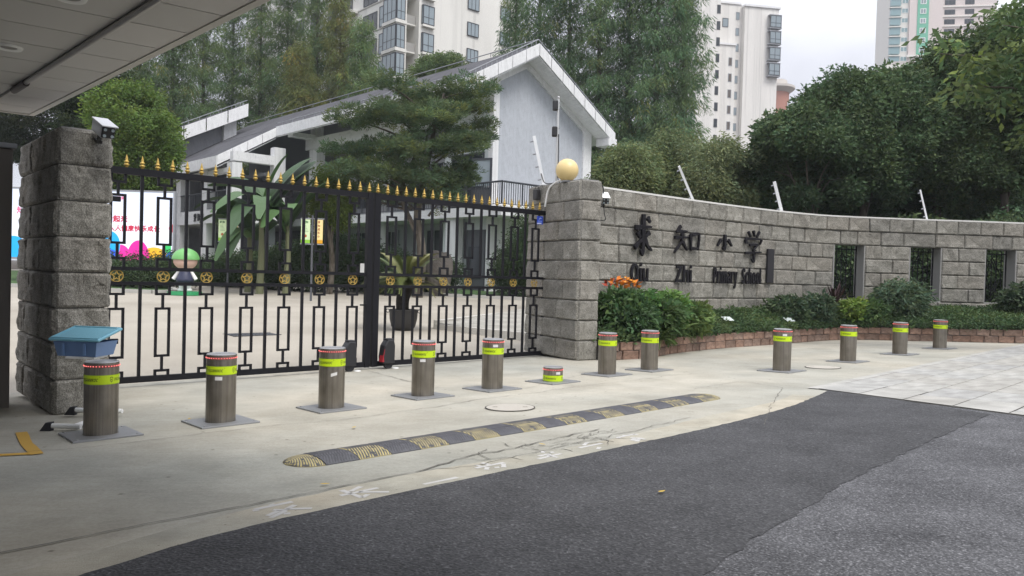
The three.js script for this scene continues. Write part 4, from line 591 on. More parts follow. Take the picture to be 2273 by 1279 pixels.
// ---------------------------------------------------------------- the school building
{
  const fr = frameOf([-2.4, -38], [-0.6816, -0.7317]), at = fr.at, NE = fr.E.clone().negate(), NG = fr.G.clone().negate();
  const t = thing('school_building', 'white two storey school building with a grey gabled roof and balcony', 'building');
  const gy0 = 0.0, AL = 36;
  // roof
  const roofM = wh(0.85, { map: again(T.roofT, 1 / 6, 1 / 6) }), Hr = 13.48, bP = 4.8;
  part('roof', prismAB(fr, [[0.03, 10.72], [bP, 13.44], [11.17, 9.58], [11.17, 9.30], [bP, 13.0], [0.03, 10.35]], 0.05, AL), roofM, t);
  part('roof', prismAB(fr, [[0.0, 10.69], [-4.0, 8.29], [-4.0, 8.0], [0.0, 10.3]], 20.6, AL), roofM, t);
  // soffit and fascia boards, one by one
  const fas = M.white, rake = (b0, y0, b1, y1, n, a, nm = 'fascia_board') => { for (let i = 0; i < n; i++) { const u = i / n + 0.004, v = (i + 1) / n - 0.004; const A = [mix(b0, b1, u), mix(y0, y1, u)], B = [mix(b0, b1, v), mix(y0, y1, v)]; part(nm, prismAB(fr, [A, B, [B[0], B[1] - 0.62], [A[0], A[1] - 0.62]], a, a + 0.06), fas, t); } };
  rake(-0.03, 10.80, bP, 13.48, 5, -0.02); rake(bP, 13.48, 11.25, 9.62, 7, -0.02); rake(-4.05, 8.36, 0, 10.76, 4, 20.5);
  const eave = (b, y1, y0, a0, a1, n) => { for (let i = 0; i < n; i++) part('fascia_board', boxIn(fr, mix(a0, a1, i / n) + 0.012, mix(a0, a1, (i + 1) / n) - 0.012, b - 0.05, b + 0.01, y0, y1), fas, t); };
  eave(0, 10.8, 10.15, 0.06, 20.55, 14); eave(-4.03, 8.34, 7.62, 20.55, AL, 9); eave(11.22, 9.64, 9.15, 0.06, 10, 5);
  part('soffit', prismAB(fr, [[0.03, 10.16], [bP, 12.86], [11.15, 9.08], [11.15, 9.02], [bP, 12.78], [0.03, 10.08]], 0.06, AL), M.white, t);
  part('soffit', prismAB(fr, [[-4, 7.66], [0.0, 10.06], [0, 9.98], [-4, 7.58]], 20.62, AL), M.white, t);
  part('end_block', boxIn(fr, -0.05, 0.9, 10.6, 11.35, 8.85, 9.28), fas, t);
  // lightning rails
  const rail = (p) => { const l = []; for (let i = 0; i < p.length - 1; i++) l.push(rod(p[i], p[i + 1], 0.03, 5)); const n = 14; for (let i = 0; i < p.length - 1; i++) for (let k = 0; k < n; k++) { const q = p[i].clone().lerp(p[i + 1], (k + 0.5) / n); l.push(rod(q, q.clone().setY(q.y - 0.22), 0.02, 4)); } return l; };
  part('lightning_rail', rail([at(0.15, 0, 11.02), at(20.4, 0, 11.02)]), M.grey, t); part('lightning_rail', rail([at(0.1, 0, 11.02), at(0.1, bP, 13.7), at(0.1, 11.2, 9.84)]), M.grey, t); part('lightning_rail', rail([at(0.1, bP, 13.7), at(AL, bP, 13.7)]), M.grey, t);
  // gable wall: white frame round a blue grey panel
  { const s = new THREE.Shape([[2.58, gy0], [10.3, gy0], [10.3, 9.55], [bP, 12.9], [2.58, 11.55]].map((p) => new THREE.Vector2(...p))); s.holes.push(new THREE.Path([[2.9, 4.9], [2.9, 11.25], [4.94, 12.36], [9.62, 9.60], [9.62, 4.9]].map((p) => new THREE.Vector2(...p)))); const g = new THREE.ExtrudeGeometry(s, { depth: 0.35, bevelEnabled: false }), m = new THREE.Matrix4().makeBasis(fr.G, V(0, 1, 0), fr.E).setPosition(at(1, 0, 0)); g.applyMatrix4(m); if (m.determinant() < 0) flip(g); part('gable_frame', g, M.white, t); }
  part('gable_panel', prismAB(fr, [[2.85, 4.8], [2.85, 11.4], [4.94, 12.5], [9.7, 9.7], [9.7, 4.8]], 1.12, 1.3), M.panel, t);
  part('wall', boxIn(fr, 1.36, 5.2, 2.7, 2.95, gy0, 11.2), M.paleWall, t); part('corner_column', boxIn(fr, 0.98, 1.34, 2.55, 2.95, gy0, 11.5), M.white, t);
  part('wall', boxIn(fr, 1.36, AL, 10.0, 10.28, gy0, 9.5), M.white, t); part('back_wall', boxIn(fr, 5.2, AL, 5.0, 5.2, gy0, 12.2), M.grey, t); part('wall', boxIn(fr, 5.0, 5.2, 2.96, 5.0, gy0, 11.2), M.paleWall, t);
  // first floor slab and balcony
  part('balcony_slab', boxIn(fr, -0.7, AL, 1.75, 5.0, 4.12, 4.62), M.white, t); part('balcony_slab', boxIn(fr, -0.7, 0.98, 5.0, 11.6, 4.12, 4.62), M.white, t);
  const railing = (A, B, H = 1.22, step = 0.16) => { const d = B.clone().sub(A), L = d.length(), n = Math.round(L / step), g = thingPart('balcony_railing'); part('top_rail', rod(A.clone().setY(A.y + H), B.clone().setY(B.y + H), 0.055, 6), M.darkFrame, g); part('bottom_rail', rod(A.clone().setY(A.y + 0.1), B.clone().setY(B.y + 0.1), 0.022, 5), M.darkFrame, g); const l = []; for (let i = 0; i <= n; i++) { const q = A.clone().lerp(B, i / n); l.push(rod(q.clone().setY(q.y + 0.1), q.clone().setY(q.y + H), i % 9 === 0 ? 0.045 : 0.02, 5)); } part('balusters', l, M.darkFrame, g).userData.kind = 'stuff'; };
  function thingPart(n) { const g = new THREE.Group(); g.name = n; t.add(g); return g; }
  railing(at(-0.6, 1.85, 4.62), at(18.5, 1.85, 4.62)); railing(at(-0.6, 1.85, 4.62), at(-0.6, 6.6, 4.62));
  part('stair_rail', [rod(at(-0.6, 6.6, 5.4), at(-1.0, 7.3, 5.4), 0.03, 5), rod(at(-1.0, 7.3, 5.4), at(-2.2, 9.4, 3.9), 0.03, 5), rod(at(-1.0, 7.3, 4.3), at(-1.0, 7.3, 5.4), 0.025, 5)], M.darkFrame, t);
  // columns and beam of the gallery
  for (const a of [3.6, 11.1, 19.0]) { part('column', boxIn(fr, a - 0.42, a + 0.42, 1.95, 2.5, gy0, 4.12), M.white, t); if (a > 5) { part('column', boxIn(fr, a - 0.5, a + 0.5, 1.95, 2.6, 4.62, 9.36), M.white, t); part('bracket', boxIn(fr, a - 0.35, a + 0.35, 0.25, 2.7, 10.0, 10.3), M.white, t); part('strut', boxIn(fr, a - 0.4, a + 0.4, 1.95, 2.5, 10.12, 10.9), M.white, t); } }
  part('beam', boxIn(fr, 5.2, 20, 1.9, 2.4, 9.36, 10.12), M.white, t);
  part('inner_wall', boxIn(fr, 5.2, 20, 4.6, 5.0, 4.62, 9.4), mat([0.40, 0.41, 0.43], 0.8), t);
  for (const a of [6.6, 8.6, 12.6, 14.6, 16.6]) win(t, at(a, 4.57, 6.6), fr.E.clone().negate(), NG, 1.5, 2.4, 2, 2);
  for (const a of [10.6, 18.2]) { const d = part('door', boxIn(fr, a - 0.6, a + 0.6, 4.5, 4.59, 4.63, 7.2), M.darkGrey, t); part('handle', boxIn(fr, a + 0.4, a + 0.46, 4.44, 4.5, 5.6, 5.9), M.metalWhite, d); }
  // glazed door at the corner of the balcony, one wing standing open
  win(t, at(3.15, 2.66, 6.15), fr.E.clone().negate(), NG, 2.7, 3.0, 2, 2, M.darkFrame, M.glass, 0.1);
  { const d = part('open_door', winGeo(1.2, 2.45, 1, 2, 0.1)[0], M.darkFrame, t); basis(d, V(0.9, 0, 0.44).normalize(), V(0, 1, 0), V(-0.44, 0, 0.9).normalize(), at(1.3, 2.1, 5.95)); part('pane', new THREE.BoxGeometry(1.1, 1.35, 0.02).translate(0, 0.45, 0), M.glassPale, d); part('kick_panel', new THREE.BoxGeometry(1.0, 0.8, 0.03).translate(0, -0.75, 0), M.darkGrey, d); }
  // ground floor: dark glazed entrance and bays
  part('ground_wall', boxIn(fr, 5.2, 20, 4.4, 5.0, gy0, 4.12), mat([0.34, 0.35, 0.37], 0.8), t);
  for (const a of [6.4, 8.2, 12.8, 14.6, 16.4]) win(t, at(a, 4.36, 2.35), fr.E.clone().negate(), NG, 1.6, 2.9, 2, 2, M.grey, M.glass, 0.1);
  { const d = part('entrance_door', boxIn(fr, 1.5, 3.0, 2.6, 2.69, gy0, 3.5), M.darkGrey, t); part('pane', boxIn(fr, 1.75, 2.75, 2.55, 2.598, 0.9, 2.6), M.glass, d); }
  win(t, at(4.3, 2.66, 2.2), fr.E.clone().negate(), NG, 1.2, 2.8, 1, 2, M.grey, M.glass, 0.08);
  { const q = part('name_plaque', bx(0.42, 0.2, 0.02), new THREE.MeshStandardMaterial({ roughness: 0.6, map: canvasTex(128, 64, (c) => { c.fillStyle = '#e6e6e4'; c.fillRect(0, 0, 128, 64); c.strokeStyle = '#222'; drawHan(c, '望德楼', 8, 14, 34, 4); }) }), t); basis(q, fr.G, V(0, 1, 0), NE, at(-0.72, 4.6, 4.38)); }
  part('gable_post', boxIn(fr, -0.6, -0.2, 3.2, 3.6, gy0, 4.12), M.white, t); part('gable_post', boxIn(fr, -0.6, -0.2, 10.6, 11, gy0, 4.12), M.white, t);
  // projecting wing with the name over its windows
  part('wing_wall', boxIn(fr, 20.4, AL, -0.4, 0.0, gy0, 7.7), M.grey, t); part('wing_slab', boxIn(fr, 19.3, AL, -3.6, 0, 4.05, 4.95), M.white, t);
  for (const a of [19.6, 23.7, 28.6, 33.5]) { part('column', boxIn(fr, a - 0.3, a + 0.55, -3.55, -2.9, gy0, 4.05), M.white, t); part('column', boxIn(fr, a - 0.3, a + 0.55, -3.55, -2.9, 4.95, 7.9), M.white, t); }
  part('column', boxIn(fr, 19.3, 19.9, -0.7, 0.1, 4.95, 9.2), M.white, t); part('beam', boxIn(fr, 19.3, 19.8, -3.5, -0.7, 8.0, 8.6), M.white, t); part('beam', boxIn(fr, 19.82, AL, -3.5, -3.1, 7.3, 7.62), M.white, t);
  for (let i = 0; i < 6; i++) { const a = 21.6 + i * 2.2; win(t, at(a, -0.42, 6.3), fr.E.clone().negate(), NG, 1.9, 2.3, 2, 2, M.darkFrame, M.glass, 0.08); win(t, at(a, -0.42, 2.1), fr.E.clone().negate(), NG, 1.9, 3.2, 2, 2, M.darkFrame, M.glass, 0.08); }
  railing(at(20.2, -3.5, 4.95), at(AL, -3.5, 4.95), 1.2, 0.2);
  { const s = part('building_name', [['望', 0], ['德', 1], ['楼', 2]].map(([ch, k]) => HZ[ch].map((st) => strokeGeo(st, 0.46, 0.52, 0.075, 0.04).translate(k * 0.64, 0, 0))).flat(9), M.black, t); basis(s, fr.E.clone().negate(), V(0, 1, 0), NG, at(25.2, -3.62, 4.5)); }
  // a smaller roof rising behind the wing
  const u = thing('side_building', 'grey wing with a steep white edged roof beyond the school roof', 'building');
  part('wall', prismAB(fr, [[-9, gy0], [1.5, gy0], [1.5, 12.7], [-3.2, 10.2], [-9, 7.0]], 31.6, 42), mat([0.36, 0.365, 0.40], 0.8, { map: T.weather }), u); part('column', prismAB(fr, [[0.75, 9], [1.75, 9], [1.75, 13.1], [0.75, 12.6]], 31.2, 31.58), M.white, u);
  part('roof', prismAB(fr, [[-9.4, 8.2], [2.2, 14.15], [2.35, 13.9], [-9.4, 7.9]], 30.3, 42), roofM, u);
  for (let i = 0; i < 7; i++) { const f = (k) => [mix(-9.4, 2.3, k), mix(8.2, 14.16, k)], A = f(i / 7 + 0.004), B = f((i + 1) / 7 - 0.004); part('fascia_board', prismAB(fr, [A, B, [B[0], B[1] - 1.0], [A[0], A[1] - 1.0]], 30.2, 30.27), M.white, u); }
  part('soffit', prismAB(fr, [[-9.3, 7.3], [2.2, 13.2], [2.2, 13.1], [-9.3, 7.2]], 30.28, 32), M.white, u);
  part('lightning_rail', rail([at(30.3, -9.4, 8.45), at(30.3, 2.2, 14.4)]), M.grey, u);
}
// ---------------------------------------------------------------- yard: lawn, kerbs, platform, screen, banners
const LK = smooth([[-22, -46], [-15.97, -43.03], [-13.25, -42.4], [-10.34, -40.64], [-7.6, -37.6], [-5.99, -35.89], [-2.74, -34.62], [1.08, -33.9], [6, -33.2], [12, -32]], 60);
struct('lawn', sheet([...LK, [16, -60], [-22, -60]], 0.05), M.grass);
const kb = mat([0.42, 0.41, 0.38], 0.9); struct('lawn_kerb', ribbonWall(LK, 0.22, 0.14), kb);
function ribbonWall(pts, w, h) { const l = []; for (let i = 0; i < pts.length - 1; i++) { const [a, b] = [pts[i], pts[i + 1]], L = Math.hypot(b[0] - a[0], b[1] - a[1]), x = (a[0] + b[0]) / 2, z = (a[1] + b[1]) / 2; l.push(bx(L + 0.02, h + 0.1, w, x, F(x, z) + (h - 0.1) / 2, z, Math.atan2(-(b[1] - a[1]), b[0] - a[0]))); } return merge(l); }
const LK2 = smooth([[-26, -30.6], [-18, -29.3], [-15, -28.9], [-13.4, -28.8], [-12.9, -29.6], [-13.6, -31], [-17, -38], [-21, -44]], 50);
struct('lawn', sheet([...LK2, [-34, -44], [-34, -31]], 0.05), M.grass); struct('lawn_kerb', ribbonWall(LK2, 0.2, 0.13), kb);
{ const p = [[-1.85, -19.2], [0.62, -16.95], [3.4, -19.6], [3.2, -24], [0.4, -26]]; const g = new THREE.Group(); g.name = 'raised_pavement'; g.userData.kind = 'structure'; scene.add(g); part('kerb', ribbonWall([p[4], p[0], p[1], p[2]], 0.16, 0.16), mat([0.5, 0.48, 0.43], 0.9), g); part('surface', sheet(p, 0.15), mat([0.95, 0.92, 0.86], 0.9, { map: again(T.slab, 0.7, 0.7) }), g); }
{ const [x, z] = [-5.47, -16.34]; const t = thing('drain_grate', 'dark rectangular drain grate set in the school yard', 'drain', [x, F(x, z), z], 0.72); for (let i = 0; i < 14; i++) part('slat', bx(0.022, 0.012, 0.5, -0.46 + i * 0.07, 0.008, 0), M.darkGrey, t); part('frame', [bx(1.04, 0.014, 0.03, 0, 0.008, 0.27), bx(1.04, 0.014, 0.03, 0, 0.008, -0.27)], M.darkGrey, t); part('pit', bx(1, 0.002, 0.5, 0, 0.003, 0), M.black, t); }
{ // LED screen
  const c0 = [-18.1, -33.0], t = thing('led_screen', 'large LED screen showing coloured shapes and red writing', 'screen', [c0[0], F(...c0), c0[1]]), W = 7.2, Hh = 2.9, cy = 2.55;
  const map = canvasTex(1440, 580, (c, w, h) => {
    const g = c.createLinearGradient(0, 0, 0, h); g.addColorStop(0, '#dce6fb'); g.addColorStop(0.6, '#eef1fc'); g.addColorStop(1, '#e2eafc'); c.fillStyle = g; c.fillRect(0, 0, w, h);
    const blob = (x, y, rx, ry, col) => { c.fillStyle = col; c.beginPath(); c.ellipse(x, y, rx, ry, 0, 0, 7); c.fill(); };
    blob(1285, 585, 130, 120, '#f2b41c'); blob(1150, 560, 95, 150, '#e8189a'); blob(1000, 570, 90, 120, '#f02aa0'); blob(915, 460, 80, 120, '#12a8ee'); blob(900, 560, 90, 70, '#2a58e0'); blob(640, 560, 140, 110, '#f2b41c'); blob(440, 540, 120, 130, '#18b070'); blob(250, 560, 130, 110, '#e8189a'); blob(90, 540, 120, 140, '#12a8ee'); blob(1430, 575, 55, 75, '#2a7ee8'); blob(1400, 470, 30, 40, '#30c060'); blob(1436, 300, 30, 34, '#e0203a');
    c.strokeStyle = '#c01c3c'; drawHan(c, '动起来', 868, 200, 58, 9, 1.1); drawHan(c, '人人健康快乐成长', 895, 284, 50, 8, 1.1); c.strokeStyle = '#e05080'; drawHan(c, '学成长来', 880, 38, 34, 4, 1.1);
    drawHan(c, '知人', 110, 150, 60, 8, 1.1); c.fillStyle = 'rgba(120,130,160,0.30)'; for (let y = 0; y < h; y += 12) c.fillRect(0, y, w, 3);
  });
  const s = part('display', bx(W, Hh, 0.06, 0, cy, 0.06), new THREE.MeshStandardMaterial({ color: 0x101014, roughness: 0.5, emissive: 0xffffff, emissiveMap: map, emissiveIntensity: 0.86 }), t);
  part('frame', [bx(W + 0.16, 0.08, 0.2, 0, cy + Hh / 2 + 0.04, 0), bx(W + 0.16, 0.08, 0.2, 0, cy - Hh / 2 - 0.04, 0), bx(0.08, Hh, 0.2, -W / 2 - 0.04, cy, 0), bx(0.08, Hh, 0.2, W / 2 + 0.04, cy, 0)], M.grey, t); part('back', bx(W, Hh, 0.3, 0, cy, -0.14), M.darkGrey, t);
  for (const x of [-2.6, 0, 2.6]) part('support', bx(0.2, 1.1, 0.2, x, 0.5, -0.1), M.grey, t);
}
{ // plain painted figure on a green base (generic stand-in)
  const x = -12.13, z = -28.66, t = thing('painted_statue', 'small painted statue with a green cap and navy body on a green base', 'statue', [x, F(x, z), z], 0.15);
  const green = mat([0.16, 0.42, 0.13], 0.4), skin = mat([0.62, 0.42, 0.34], 0.5), navy = mat([0.03, 0.035, 0.075], 0.5);
  part('base', cyl(0.62, 0.60, 0.13, 0, 0, 0, 32), mat([0.02, 0.26, 0.09], 0.5), t);
  part('leg', lathe([[0.0, 0.13], [0.12, 0.13], [0.13, 0.2], [0.085, 0.26], [0.09, 0.5], [0, 0.5]], 16).translate(-0.13, 0, 0), M.paintWhite, t); part('leg', lathe([[0.0, 0.13], [0.12, 0.13], [0.13, 0.2], [0.085, 0.26], [0.09, 0.5], [0, 0.5]], 16).translate(0.13, 0, 0), M.paintWhite, t);
  part('body', lathe([[0, 0.46], [0.32, 0.46], [0.31, 0.6], [0.25, 0.75], [0.17, 0.95], [0.1, 1.0], [0, 1.0]], 24), navy, t);
  for (const s of [-1, 1]) part('arm', rod(V(s * 0.18, 0.93, 0), V(s * 0.40, 0.58, 0.06), 0.055, 10, 0.075), M.paintWhite, t);
  part('head', new THREE.SphereGeometry(0.40, 28, 18).scale(1.05, 0.82, 0.95).translate(0, 1.26, 0), skin, t); part('cap', new THREE.SphereGeometry(0.44, 28, 14, 0, 6.3, 0, 1.55).scale(1.12, 1.0, 1.05).translate(0, 1.30, -0.03), green, t);
}
function bannerPost(x, z, label, turn) { // lamp post with a green and a yellow banner
  const t = thing('banner_post', label, 'banner post', [x, F(x, z), z], turn); part('pole', cyl(0.04, 0.035, 3.1, 0, 0, 0, 12), M.darkGrey, t); part('crossbar', [bx(0.86, 0.03, 0.03, 0, 2.98, 0), bx(0.86, 0.03, 0.03, 0, 2.06, 0)], M.grey, t);
  const ban = (bg, foot, ink, k) => new THREE.MeshStandardMaterial({ roughness: 0.8, map: canvasTex(96, 256, (c) => { c.fillStyle = bg; c.fillRect(0, 0, 96, 256); c.fillStyle = foot; c.fillRect(0, 218, 96, 38); c.strokeStyle = ink; if (k) '学知成长小'.split('').forEach((h, i) => drawHan(c, h, 36, 14 + i * 38, 28, 4)); else { drawHan(c, '求知', 10, 14, 30, 5); c.lineWidth = 3; for (let i = 0; i < 5; i++) { c.beginPath(); c.moveTo(20, 70 + i * 16); c.lineTo(50 + i * 7, 66 + i * 16); c.stroke(); } c.fillStyle = '#b4623a'; c.beginPath(); c.arc(46, 178, 16, 0, 7); c.fill(); } }) });
  part('green_banner', bx(0.32, 0.86, 0.012, -0.24, 2.52, 0), ban('#d3e6b8', '#8ec63f', '#3c6a3a', 0), t); part('yellow_banner', bx(0.30, 0.86, 0.012, 0.22, 2.52, 0), ban('#f0dc9c', '#e0a322', '#a0522a', 1), t);
}
bannerPost(-7.28, -28, 'post with a green and a yellow banner before the white gallery column', 0.1); bannerPost(-11.6, -31.5, 'post with a green and a yellow banner behind the banana leaves', 0.1);
{ const x = -6.35, z = -33.5, t = thing('notice_board', 'small white notice board on a post among the shrubs', 'sign', [x, F(x, z), z], 0.2); part('post', cyl(0.03, 0.03, 1.0, 0, 0, 0, 8), M.grey, t); part('board', bx(0.5, 0.42, 0.03, 0, 1.15, 0.02), M.paintWhite, t); }
{ const x = -2.55, z = -34.9; const g = new THREE.IcosahedronGeometry(1, 3), p = g.attributes.position; for (let i = 0; i < p.count; i++) { const v = V(p.getX(i), p.getY(i), p.getZ(i)), k = 0.8 + 0.4 * vn(v.x * 1.6 + 9, v.y * 1.6 + v.z * 1.3 + 9, 1e6, 5); p.setXYZ(i, v.x * 0.62 * k, Math.max(-0.2, v.y * 1.2 * k + 0.7), v.z * 0.6 * k); } g.computeVertexNormals(); const m = single('boulder', g, mat([0.13, 0.115, 0.10], 0.95, { bumpMap: again(T.graniteBump, 3, 3), bumpScale: 0.05 }), 'large brown grey standing boulder behind the potted palm', 'rock'); m.position.set(x - 0.75, F(x, z) + 0.2, z); }
// ---------------------------------------------------------------- apartment towers
{
  const fr = frameOf([-12.68, -80], [-0.6606, -0.7507]), at = fr.at, NE = fr.E.clone().negate(), NG = fr.G.clone().negate(), wm = mat([0.92, 0.90, 0.86], 0.8, { map: T.weather });
  const t = thing('apartment_tower', 'cream apartment tower with glazed corner bays behind the school roof', 'building');
  part('wall', boxIn(fr, 0.5, 40, 0.5, 1.6, -1, 46), wm, t); part('wall', boxIn(fr, 2.6, 40, 1.6, 3.0, -1, 46), wm, t); part('wall', boxIn(fr, 0.3, 40, 3.0, 17, -1, 46), wm, t);
  for (let k = -2; k < 5; k++) {
    const y = 21.3 + k * 2.92; if (y < 10) continue;
    part('bay_slab', boxIn(fr, -0.12, 2.6, -0.12, 1.25, y - 0.35, y), wm, t); part('bay_head', boxIn(fr, 0, 2.5, 0, 1.1, y + 2.42, y + 2.57), wm, t);
    win(t, at(1.25, -0.02, y + 1.21), NE, NG, 2.45, 2.40, 3, 2, M.darkFrame, M.glassPale, 0.07); win(t, at(-0.02, 0.55, y + 1.21), fr.G, NE, 1.05, 2.40, 2, 2, M.darkFrame, M.glassPale, 0.07);
    win(t, at(3.55, 0.48, y + 1.15), NE, NG, 1.05, 2.2, 1, 2, M.darkFrame, M.glassPale, 0.07); win(t, at(6.0, 0.48, y + 1.0), NE, NG, 2.9, 1.9, 3, 2, M.darkFrame, M.glass, 0.07);
    for (const a of [11, 14.5, 19, 23]) win(t, at(a, 0.48, y + 1.15), NE, NG, a % 2 ? 2.2 : 1.3, 2.0, 2, 2, M.darkFrame, M.glass, 0.07);
    part('bay_slab', boxIn(fr, 8.6, 10.2, -0.5, 0.5, y - 0.3, y - 0.05), wm, t);
    const b = part('balcony_slab', boxIn(fr, 0.9, 2.6, 1.62, 2.98, y + 0.05, y + 0.2), wm, t); part('balcony_panel', boxIn(fr, 0.9, 0.96, 1.65, 2.95, y + 0.2, y + 1.1), mat([0.34, 0.33, 0.31], 0.7), b);
    part('bay_slab', boxIn(fr, -0.1, 0.28, 3.3, 4.85, y + 0.0, y + 0.22), wm, t); win(t, at(0.0, 4.05, y + 1.28), fr.G, NE, 1.45, 2.0, 2, 2, M.darkFrame, M.glassPale, 0.07); win(t, at(0.14, 3.34, y + 1.28), NE, NG, 0.3, 2.0, 1, 1, M.darkFrame, M.glassPale, 0.05);
    win(t, at(0.2, 10.2, y + 1.2), fr.G, NE, 1.6, 1.5, 3, 1, M.darkFrame, M.glassPale, 0.07); win(t, at(0.2, 14.9, y + 1.2), fr.G, NE, 1.5, 1.5, 2, 1, M.darkFrame, M.glassPale, 0.07);
    part('string_course', boxIn(fr, 2.62, 40, 0.42, 0.498, y - 0.16, y - 0.04), mat([0.5, 0.48, 0.45], 0.8), t);
  }
}
{ // plain cream tower at the right, with a stepped roof line
  const fr = frameOf([50.0, -150], [-0.985, 0.17]), at = fr.at, wm = mat([0.95, 0.92, 0.89], 0.8, { map: T.weather }), NF = fr.G.clone().negate();
  // b runs away from the camera here
  const fwd = fr.G.z < 0 ? 1 : -1, B = (b0, b1) => (fwd > 0 ? [b0, b1] : [-b1, -b0]), bo = (a0, a1, b0, b1, y0, y1) => boxIn(fr, a0, a1, ...B(b0, b1), y0, y1), N = V(fr.G.x, 0, fr.G.z).multiplyScalar(-fwd), Tn = V(N.z, 0, -N.x);
  const P = (a, b, y) => at(a, fwd * b, y);
  const brownGlass = mat([0.12, 0.10, 0.085], 0.2), t = thing('apartment_tower', 'plain cream tower with a column of bay windows, right of the tall conifers', 'building');
  part('wall', bo(0, 7.0, 0, 16, -1, 53.6), wm, t); part('wall', bo(7.02, 12.4, 1.2, 16, -1, 54.2), wm, t); part('wall', bo(8.6, 12.6, 0.2, 1.18, -1, 46.0), wm, t); part('wall', bo(12.62, 17, -1.5, 16, -1, 62), wm, t); part('wall', bo(6.2, 12.58, -2.2, -0.02, -1, 15.6), wm, t);
  part('cornice', bo(-0.25, 7.1, -0.25, 16, 53.62, 54.0), M.white, t); part('cornice', bo(8.5, 12.6, 0.0, 1.3, 46.02, 46.4), M.white, t); part('cornice', bo(7.12, 12.4, 1.0, 16, 54.22, 54.6), M.white, t);
  for (let k = 0; k < 4; k++) { const y = 41.8 + k * 3.05; part('bay_slab', bo(-0.2, 2.3, -0.9, -0.02, y - 1.35, y - 1.15), M.grey, t); part('bay_slab', bo(-0.2, 2.3, -0.9, -0.02, y + 1.15, y + 1.3), M.grey, t); win(t, P(1.05, 0.9 * -1, y), Tn, N, 2.3, 2.3, 2, 2, M.darkFrame, M.glassPale, 0.13); win(t, P(-0.1, -0.45, y), N.clone().negate(), V(-fr.E.x, 0, -fr.E.z), 0.85, 2.3, 1, 2, M.darkFrame, M.glassPale, 0.1); }
  for (let k = 0; k < 12; k++) { const y = 18.5 + k * 3.05; win(t, P(7.9, 1.18, y), Tn, N, 0.75, 1.5, 1, 1, M.grey, M.glassPale, 0.1); if (k < 9) win(t, P(9.6, 0.18, y), Tn, N, 0.75, 1.6, 1, 1, M.grey, brownGlass, 0.1); win(t, P(13.0, -1.52, y), Tn, N, 0.7, 1.6, 1, 1, M.darkFrame, M.glass, 0.1); }
  win(t, P(10.4, 1.18, 50.6), Tn, N, 1.2, 1.7, 1, 1, M.darkFrame, M.glassPale, 0.1); win(t, P(9.4, -2.22, 11.2), Tn, N, 2.6, 5.0, 2, 2, M.grey, M.glass, 0.15); win(t, P(9.4, -2.22, 4.8), Tn, N, 2.6, 3.6, 2, 2, M.grey, M.glass, 0.15); win(t, P(5.5, -0.02, 6), Tn, N, 1.2, 2.4, 1, 1, M.grey, M.glass, 0.12);
}
{ // brick red tower peeping out behind it
  const t = thing('apartment_tower', 'brick red rounded tower edge behind the plain cream tower', 'building', [66.2, -1, -200]); part('wall', [cyl(3.6, 3.6, 50.4, 0, 0, 0, 20)], mat([0.42, 0.20, 0.15], 0.85), t); part('roof_rim', [cyl(3.7, 5.0, 1.0, 0, 50.4, 0, 20), cyl(5.0, 5.0, 0.6, 0, 51.4, 0, 20), cyl(3.2, 3.0, 1.6, 0, 52, 0, 20)], mat([0.55, 0.51, 0.47], 0.85), t);
  for (let k = 0; k < 9; k++) { const a = 0.9; win(t, V(Math.sin(a) * 3.7, 20.5 + k * 3.3, Math.cos(a) * 3.7), V(Math.cos(a), 0, -Math.sin(a)), V(Math.sin(a), 0, Math.cos(a)), 1.6, 1.9, 1, 1, M.paintWhite, M.glassPale, 0.2); }
}
